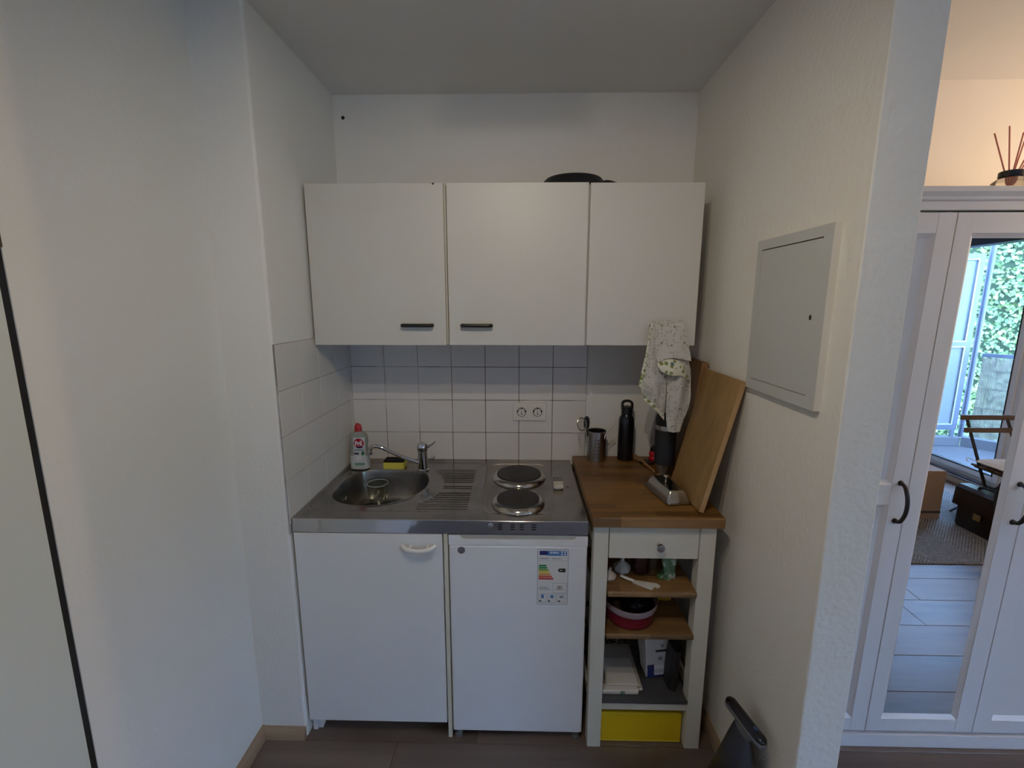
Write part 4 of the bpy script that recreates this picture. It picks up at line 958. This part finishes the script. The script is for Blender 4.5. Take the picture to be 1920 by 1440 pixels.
# folded linen, flour bag, black tray on the bottom
ZT_ = .1925
tl = thing('folded_linen', 'stack of folded beige linen on the grey steel tray', 'linen', (1.14, -.45, ZT_))
bm = BM()
for i, (x1, y0, z0, z1) in enumerate(((1.217, -.584, 0, .012), (1.214, -.578, .0125, .0215))):
    box(bm, 1.067, x1, y0, -.14, ZT_+z0, ZT_+z1, .005, 3)
crumple(bm, .003, 18, 5.)
for v in bm.verts: v.co.z = max(v.co.z, ZT_+.0004); v.co.x = max(v.co.x, 1.0655)
obj('linen_stack', bm, m_lin, tl, angle=50)
bm = BM(); box(bm, 1.0665, 1.198, -.600, -.576, ZT_+.001, ZT_+.019, .005, 3); box(bm, 1.088, 1.200, -.578, -.455, ZT_+.0215, ZT_+.0255, .0015, 2); crumple(bm, .0015, 22, 2.); obj('white_edge_cloth', bm, m_linw, tl, angle=50)
bm = BM()
for x in (1.133, 1.137, 1.1405, 1.1455): box(bm, x, x+.002, -.6022, -.599, ZT_+.003, ZT_+.017)
obj('woven_tag', bm, m_grn, tl)
bm = BM(); box(bm, 1.067, 1.212, -.375, -.335, ZT_+.0205, ZT_+.0240, .001)
obj('dark_border', bm, mat('dark_lace_border', (.05, .04, .035), .9, vary=(90, (.35, .3, .26), .5, .56)), tl)
fb = thing('flour_bag', 'white paper bag with blue base standing on the steel tray', 'bag', (1.272, -.47, ZT_))
Rf = Matrix.Rotation(math.radians(9), 3, 'Z'); Cf = Vector((1.275, -.482, 0))
bm = BM(); loft(bm, [rrect(0, 0, hx, hy, .008, ZT_+z, 4) for hx, hy, z in ((.031, .030, 0), (.034, .033, .006), (.038, .034, .05), (.043, .036, .10), (.046, .035, .15), (.048, .028, .205), (.046, .014, .232))]); crumple(bm, .006, 30, 8.)
for v in bm.verts: v.co = Rf @ v.co + Cf; v.co.z = max(v.co.z, ZT_+.0004)
obj('bag', bm, m_paper, fb, angle=50)
def fbp(x0, x1, z0, z1, name, m, d=.0372, sub=None):
    b = BM(); box(b, x0, x1, -d, -d+.004, ZT_+z0, ZT_+z1)
    for v in b.verts: v.co = Rf @ v.co + Cf
    return obj(name, b, m, fb)
fbp(-.031, .031, .003, .016, 'blue_base_band', m_navy, .0365); fbp(-.032, -.008, .016, .036, 'blue_block', m_navy, .0378); fbp(-.034, -.009, .039, .054, 'blue_block', m_navy, .0385)
fbp(-.006, .032, .012, .044, 'barcode_panel', mat('print_paper', (.7, .7, .7), .6), .0378)
for i in range(9): fbp(-.003+i*.0037, -.0012+i*.0037, .020, .036, 'barcode_bar', m_inkg, .0382)
fbp(-.006, .036, .110, .1155, 'print_line', m_inkk, .0402); fbp(.014, .024, .128, .138, 'print_emblem', m_inkg, .0400); fbp(.006, .022, .074, .084, 'print_emblem', m_inkg, .0395)
bm = BM(); loft(bm, [oval(1.327+dx, -.535, .018, .045, ZT_+z, 24) for z, dx in ((0, 0), (.006, 0), (.05, .002), (.11, .006), (.16, .010))]); tag(obj('pouch_and_shade', bm, m_black), 'black pouch merged with painted shade beside the white flour bag', 'pouch')  # mostly the shade beside the flour bag, modelled as a black form
yb = thing('yellow_box', 'yellow cardboard box on the floor under the cart', 'box', (1.212, -.40, 0))
bm = BM(); box(bm, 1.067, 1.356, -.600, -.2, .0, .1235, .002); obj('box', bm, m_yel, yb)
bm = BM(); box(bm, 1.067, 1.356, -.6008, -.599, .0035, .0055); box(bm, 1.0675, 1.3555, -.6008, -.599, .117, .1185); obj('fold_line', bm, mat('yellow_edge', (.72, .58, .06), .5), yb)

# things wedged between fridge and cart are only a dark slit in the photo

# ------------------------------------------------------------------ right wall: fuse panel, vacuum
pn = thing('fuse_panel', 'grey metal fuse box door on the right wall', 'panel', (1.474, -.78, 1.53))
PY0, PY1, PZ0, PZ1 = -.948, -.617, 1.318, 1.748
bm = BM(); XF = 1.4655
def ringbox(b, y0, y1, z0, z1, wl, wr, wt, wb, x0, x1):
    box(b, x0, x1, y0, y0+wl, z0, z1); box(b, x0, x1, y1-wr, y1, z0, z1); box(b, x0, x1, y0+wl, y1-wr, z1-wt, z1); box(b, x0, x1, y0+wl, y1-wr, z0, z0+wb)
ringbox(bm, PY0, PY1, PZ0, PZ1, .034, .022, .026, .030, XF, 1.4824); obj('frame', bm, m_panel, pn)
bm = BM(); box(bm, XF+.0005, 1.4824, PY0-.0012, PY0+.0006, PZ0, PZ1); obj('frame_edge', bm, m_panele, pn)
bm = BM(); box(bm, XF+.0085, 1.4822, PY0+.034, PY1-.022, PZ0+.03, PZ1-.026); obj('gap', bm, m_inkk, pn)
bm = BM(); box(bm, XF+.0015, XF+.008, PY0+.0348, PY1-.0232, PZ0+.0315, PZ1-.0285, .0008); fdp = obj('door', bm, m_panel, pn)
bm = BM(); lathe(bm, [(.0065, 0), (.0065, -.0015), (0, -.0015)], (XF+.0018, -.896, 1.537), 18, axis='X', sx=.62); obj('latch_hole', bm, m_inkk, fdp)

vc = thing('handheld_vacuum', 'dark grey upright handheld vacuum on the floor by the right wall', 'vacuum', (1.41, -.86, 0))
def vr(cx, cy, a, b, z, n=28): return [(cx + a*math.cos(2*PI*k/n), cy + b*math.sin(2*PI*k/n), z) for k in range(n)]
bm = BM(); loft(bm, [vr(1.402, -.860, .060, .085, 0), vr(1.402, -.860, .066, .092, .008), vr(1.404, -.862, .064, .090, .10), vr(1.410, -.868, .055, .082, .17), vr(1.416, -.872, .044, .068, .235), vr(1.422, -.868, .030, .055, .29), vr(1.426, -.864, .020, .044, .325), vr(1.428, -.862, .014, .036, .345)]); obj('body', bm, m_vac, vc, angle=60)
h0 = Vector((1.416, -.812, .372)); h1 = Vector((1.442, -.926, .370)); hdir = (h1-h0).normalized()
def capsule(bm, p0, p1, r, fl, n=7):
    pts = []; L_ = (p1-p0).length; d = (p1-p0)/L_
    ts = [(-r*math.cos(a), r*math.sin(a)) for a in [math.radians(90*k/n) for k in range(n+1)]]
    path = [(t, max(rr, .0004)) for t, rr in ts] + [(L_-t, max(rr, .0004)) for t, rr in reversed(ts)]
    tot = path[-1][0]-path[0][0]
    P_ = [p0 + d*t for t, _ in path]; 
    seg = 16; u = d.cross(Vector((0, 0, 1))).normalized(); v = u.cross(d)
    rings = [[tuple(p + u*(rr*fl[0]*math.cos(2*PI*k/seg)) + v*(rr*fl[1]*math.sin(2*PI*k/seg))) for k in range(seg)] for p, (_, rr) in zip(P_, path)]
    return loft(bm, rings)
bm = BM(); capsule(bm, h0, h1, .021, (.85, .8)); obj('handle', bm, m_vacg, vc, angle=60)
bm = BM(); capsule(bm, h0+Vector((0, 0, .0085)), h1+Vector((0, 0, .0085)), .0195, (.85, .62)); hg = obj('grip_pad', bm, m_blackg, vc, angle=60)
bm = BM(); lathe(bm, [(.008, 0), (.007, .003), (0, .004)], (1.438, -.908, .3905), 16); obj('button', bm, mat('dark_blue_button', (.03, .05, .09), .2), vc)
bm = BM(); loft(bm, [vr(1.428, -.862, .0145, .037, .338), vr(1.428, -.866, .016, .046, .352), vr(1.429, -.869, .016, .050, .366)]); obj('neck', bm, m_vacg, vc)

# ------------------------------------------------------------------ wardrobe with mirror door
YF0 = -.600; LEAN = .018
wd = thing('wardrobe', 'white three-door wardrobe with a mirror in the middle door', 'wardrobe', (2.2, -.35, 0))
def lean(b):
    for v in b.verts: v.co.x += LEAN*max(0, v.co.z-.05)
    return b
X0, X1 = 1.622, 2.770; XB, XC = 2.0085, 2.3840
bm = BM(); box(bm, X0, X0+.018, -.575, -.085, .0, 1.84); box(bm, X1-.018, X1, -.575, -.085, 0, 1.84); box(bm, X0, X1, -.575, -.085, .055, .07); box(bm, X0, X1, -.10, -.085, .07, 1.84)
for x in (XB, XC): box(bm, x-.009, x+.009, -.570, -.10, .07, 1.84)
obj('carcass', lean(bm), m_wdr, wd)
bm = BM(); box(bm, X0, X1, -.603, -.575, 0, .054, .004); obj('plinth', bm, m_wdr, wd)
bm = BM(); box(bm, X0-.004, X1+.004, -.600, -.085, 1.838, 1.864, .002); obj('fascia', lean(bm), m_wdr, wd)
bm = BM(); prism(bm, [(-.602, 1.864), (-.606, 1.868), (-.607, 1.874), (-.613, 1.880), (-.618, 1.886), (-.618, 1.899), (-.615, 1.901), (-.085, 1.901), (-.085, 1.864)], X0-.006, X1+.006, 'X'); obj('cornice', lean(bm), m_wdr, wd)
ZD0, ZD1 = .066, 1.832
def wdoor(x0, x1, sl, sr, mirror, mid=None, hx=None):
    b = BM(); box(b, x0, x0+sl, YF0, YF0+.020, ZD0, ZD1, .001); box(b, x1-sr, x1, YF0, YF0+.020, ZD0, ZD1, .001)
    d = obj('door', lean(b), m_wdr, wd)
    b = BM(); box(b, x0+sl, x1-sr, YF0+.0004, YF0+.020, ZD0, ZD0+.050, .0008); obj('rail', lean(b), m_wdr, d)
    b = BM(); box(b, x0+sl, x1-sr, YF0+.0004, YF0+.020, ZD1-.058, ZD1, .0008); obj('rail', lean(b), m_wdr, d)
    zs_ = [(ZD0+.050, ZD1-.058)]
    if mid:
        b = BM(); box(b, x0+sl, x1-sr, YF0+.0004, YF0+.020, mid[0], mid[1], .0008); obj('rail', lean(b), m_wdr, d); zs_ = [(ZD0+.050, mid[0]), (mid[1], ZD1-.058)]
    for z0, z1 in zs_:
        b = BM(); a, c = x0+sl, x1-sr; mw = .013
        for poly, ax, (s0, s1) in (([(a, YF0+.002), (a+mw, YF0+.011), (a+mw, YF0+.013), (a, YF0+.013)], 'Z', (z0, z1)), ([(c, YF0+.002), (c-mw, YF0+.011), (c-mw, YF0+.013), (c, YF0+.013)], 'Z', (z0, z1))): prism(b, poly, s0, s1, ax)
        prism(b, [(YF0+.002, z0), (YF0+.011, z0+mw), (YF0+.013, z0+mw), (YF0+.013, z0)], a, c, 'X'); prism(b, [(YF0+.002, z1), (YF0+.011, z1-mw), (YF0+.013, z1-mw), (YF0+.013, z1)], a, c, 'X')
        obj('moulding', lean(b), m_wdr, d)
        b = BM(); box(b, a+.002, c-.002, YF0+.0115, YF0+.016, z0+.002, z1-.002)
        obj('mirror_pane' if mirror else 'panel', lean(b), m_mirror if mirror else m_wdr, d)
    if hx:
        b = BM(); tube(b, [(hx, YF0-.001, 1.001), (hx, YF0-.020, .995), (hx, YF0-.034, .965), (hx, YF0-.038, .935), (hx, YF0-.034, .905), (hx, YF0-.020, .877), (hx, YF0-.001, .871)], .006, 10, 5)
        for z in (1.001, .871): lathe(b, [(.009, 0), (.009, .003), (.006, .006)], (hx, YF0, z), 14, axis='Y')
        for v in b.verts: v.co.x += LEAN*.88
        obj('handle', b, m_black, d)
    return d
wdoor(X0+.002, XB-.0015, .052, .052, False, (.925, .995), 1.981)
wdoor(XB+.0015, XC-.0015, .048, .060, True, None, 2.358)
wdoor(XC+.0015, X1-.002, .058, .058, False, (.925, .995), None)

# reed diffuser on the wardrobe
ZW = 1.901
rd = thing('reed_diffuser', 'glass reed diffuser with black collar on top of the wardrobe', 'diffuser', (2.392, -.40, ZW))
DX, DY = 2.368, -.40
bm = BM(); loft(bm, [oval(DX, DY, a, a, ZW+z, 32, 2.8) for a, z in ((.040, 0), (.043, .003), (.0435, .050), (.041, .062), (.031, .072), (.022, .075))]); obj('bottle', bm, mat('diffuser_glass', (.80, .76, .66), .05, 0., .92, 1.35), rd, angle=60)
bm = BM(); loft(bm, [oval(DX, DY, a, a, ZW+z, 32, 2.8) for a, z in ((.036, .004), (.038, .006), (.0385, .036), (.037, .037))]); obj('oil', bm, mat('amber_oil', (.62, .44, .22), .1, 0., .8, 1.35), rd, angle=60)
bm = BM(); lathe(bm, [(.029, .0745), (.031, .076), (.031, .093), (.029, .095), (.012, .095)], (DX, DY, ZW), 28); obj('collar', bm, m_blackg, rd)
m_reed = mat('pink_reed', (.46, .15, .11), .7)
for (dx0, dy0, dx1, dy1, h) in ((-.018, 0, -.070, .006, .212), (-.006, .004, -.022, .01, .235), (.002, .0, .016, .0, .212), (.006, .004, .034, .008, .205), (.012, -.002, .062, .0, .20), (.014, .004, .085, .012, .19)):
    bm = BM(); tube(bm, [(DX-dx1*.22, DY-dy1*.2, ZW+.008), (DX+dx1, DY+dy1, ZW+h)], .0021, 6); obj('reed', bm, m_reed, rd)

# ------------------------------------------------------------------ what the mirror shows behind the camera
m_rug = bpy.data.materials.new('rug_herringbone'); m_rug.use_nodes = True; nt = m_rug.node_tree; N = nt.nodes; L = nt.links
b_ = N['Principled BSDF']; b_.inputs['Roughness'].default_value = .95
tc = N.new('ShaderNodeTexCoord'); sx = N.new('ShaderNodeSeparateXYZ'); L.new(tc.outputs['Object'], sx.inputs[0])
def mth(op, a, b=None, c=None):
    n = N.new('ShaderNodeMath'); n.operation = op
    for i, q in enumerate((a, b, c)):
        if q is None: continue
        if isinstance(q, (int, float)): n.inputs[i].default_value = q
        else: L.new(q, n.inputs[i])
    return n.outputs[0]
tri = mth('PINGPONG', sx.outputs[0], .30); ph = mth('ADD', mth('MULTIPLY', tri, 1.0), sx.outputs[1])
wv = mth('SINE', mth('MULTIPLY', ph, 300.0)); nz = N.new('ShaderNodeTexNoise'); nz.inputs['Scale'].default_value = 60; L.new(tc.outputs['Object'], nz.inputs['Vector'])
f = mth('ADD', mth('MULTIPLY', wv, .22), nz.outputs['Fac'])
cr = N.new('ShaderNodeValToRGB'); cr.color_ramp.elements[0].position = .25; cr.color_ramp.elements[0].color = (.10, .105, .105, 1); cr.color_ramp.elements[1].position = .85; cr.color_ramp.elements[1].color = (.26, .265, .26, 1)
L.new(f, cr.inputs[0]); L.new(cr.outputs[0], b_.inputs['Base Color'])
bpn = N.new('ShaderNodeBump'); bpn.inputs['Strength'].default_value = .6; bpn.inputs['Distance'].default_value = .004; L.new(wv, bpn.inputs['Height']); L.new(bpn.outputs[0], b_.inputs['Normal'])
bm = BM(); box(bm, 2.2, 4.38, -3.9, V(.583), 0, .008, .002, 1)
tag(obj('herringbone_rug', bm, m_rug), 'grey herringbone rug on the laminate floor, seen in the wardrobe mirror', 'rug')
ZR = .0082
cb = thing('carton', 'brown cardboard carton with a black stripe, seen in the wardrobe mirror', 'carton', (3.60, V(1.36), ZR))
m_card = mat('cardboard', (.28, .19, .125), .8); ya, yb_ = V(1.56), V(1.18)
bm = BM(); box(bm, 3.36, 3.86, ya, yb_, ZR, .378, .002); obj('box', bm, m_card, cb)
bm = BM(); box(bm, 3.3592, 3.8608, ya-.0008, yb_+.0008, ZR+.045, ZR+.062); obj('black_stripe', bm, m_inkk, cb)
bm = BM(); box(bm, 3.36, 3.86, ya+.185, ya+.195, .377, .3795); obj('lid_seam', bm, mat('carton_tape', (.45, .40, .32), .4), cb)
bg = thing('leather_bag', 'dark brown leather satchel with brass clasp, seen in the wardrobe mirror', 'bag', (3.95, V(.95), ZR))
m_lea = mat('dark_leather', (.010, .007, .007), .38, bump=(120, .25, .001))
y0, y1 = V(1.125), V(.73)
bm = BM(); loft(bm, [rrect(3.965, (y0+y1)/2, hx, (y1-y0)/2-i_, .03, ZR+z) for hx, i_, z in ((.058, .006, 0), (.064, .0, .02), (.062, .0, .15), (.050, .006, .27), (.04, .012, .285))]); obj('body', bm, m_lea, bg, angle=50)
bm = BM(); prism(bm, [(3.893, ZR+.150), (3.899, ZR+.150), (3.910, ZR+.27), (3.93, ZR+.287), (4.0, ZR+.287), (4.0, ZR+.296), (3.925, ZR+.296), (3.902, ZR+.276)], y0-.016, y1+.016, 'Y'); obj('flap', bm, mat('brown_leather', (.016, .009, .008), .3, bump=(120, .25, .001)), bg)
bm = BM(); box(bm, 3.886, 3.897, V(.975), V(.925), ZR+.10, ZR+.145, .004); obj('clasp', bm, mat('brass', (.45, .30, .12), .3, 1.), bg)
bm = BM(); tube(bm, [(3.95, V(1.03), ZR+.293), (3.95, V(1.00), ZR+.318), (3.95, V(.86), ZR+.318), (3.95, V(.83), ZR+.293)], .008, 10, 5); obj('handle', bm, m_lea, bg)
fc = thing('folding_chair', 'folding bistro chair with brown slats and black frame, seen in the mirror', 'chair', (4.21, V(1.12), ZR))
m_slat = wood('acacia_slat', (.06, .035, .018), (.13, .08, .045), 'X', 8., .5); m_fr = mat('black_steel', (.008, .008, .01), .4)
for z, v in ((.735, 1.288), (.650, 1.248)):
    bm = BM(); box(bm, 3.995, 4.375, V(v)-.006, V(v)+.006, z-.0, z+.036, .002); obj('back_slat', bm, m_slat, fc)
for x in (4.045, 4.335):
    bm = BM(); tube(bm, [(x, V(1.305), .765), (x, V(1.13), .40), (x, V(.94), ZR+.004)], .008, 8, 0, (1.6, .8)); obj('upright', bm, m_fr, fc)
for x in (4.062, 4.318):
    bm = BM(); tube(bm, [(x, V(.92), .425), (x, V(1.10), .23), (x, V(1.31), ZR+.004)], .008, 8, 0, (1.6, .8)); obj('rear_leg', bm, m_fr, fc)
for i in range(6):
    v = .885 + i*.056; bm = BM(); box(bm, 4.025, 4.375, V(v)-.022, V(v)+.022, .425, .440, .002); obj('seat_slat', bm, m_slat, fc)
bm = BM()
for x in (4.06, 4.33): box(bm, x-.006, x+.006, V(1.19), V(.86), .408, .425)
obj('seat_frame', bm, m_fr, fc)
cu = thing('seat_cushion', 'white tufted seat cushion on the folding chair, seen in the mirror', 'cushion', (4.2, V(1.03), .4405))
bm = BM(); nx, ny = 18, 18; vg = {}
for sgn in (1, -1):
    for i in range(nx+1):
        for j in range(ny+1):
            u, v_ = i/nx*2-1, j/ny*2-1; e = (1-abs(u)**4)*(1-abs(v_)**4)
            tuft = sum(math.exp(-((u-a)**2+(v_-b)**2)*22) for a in (-.4, .4) for b in (-.4, .4))
            h = .026*e**.5*(1-.45*min(1, tuft)) if sgn > 0 else -.020*e**.4
            if sgn < 0 and (i in (0, nx) or j in (0, ny)): vg[(sgn, i, j)] = vg[(1, i, j)]; continue
            vg[(sgn, i, j)] = bm.verts.new((4.20 + u*.172, V(1.03) + v_*.155, .4405+.021 + h))
    for i in range(nx):
        for j in range(ny):
            q_ = [vg[(sgn, i, j)], vg[(sgn, i+1, j)], vg[(sgn, i+1, j+1)], vg[(sgn, i, j+1)]]; bm.faces.new(q_ if sgn > 0 else q_[::-1])
bmesh.ops.recalc_face_normals(bm, faces=bm.faces); obj('pad', bm, m_linw, cu, angle=70)
bm = BM(); tube(bm, [(4.03, V(1.18), .462), (4.012, V(1.20), .474), (4.000, V(1.20), .462), (4.006, V(1.19), .45)], .0025, 6, 4); obj('tie', bm, m_linw, cu)
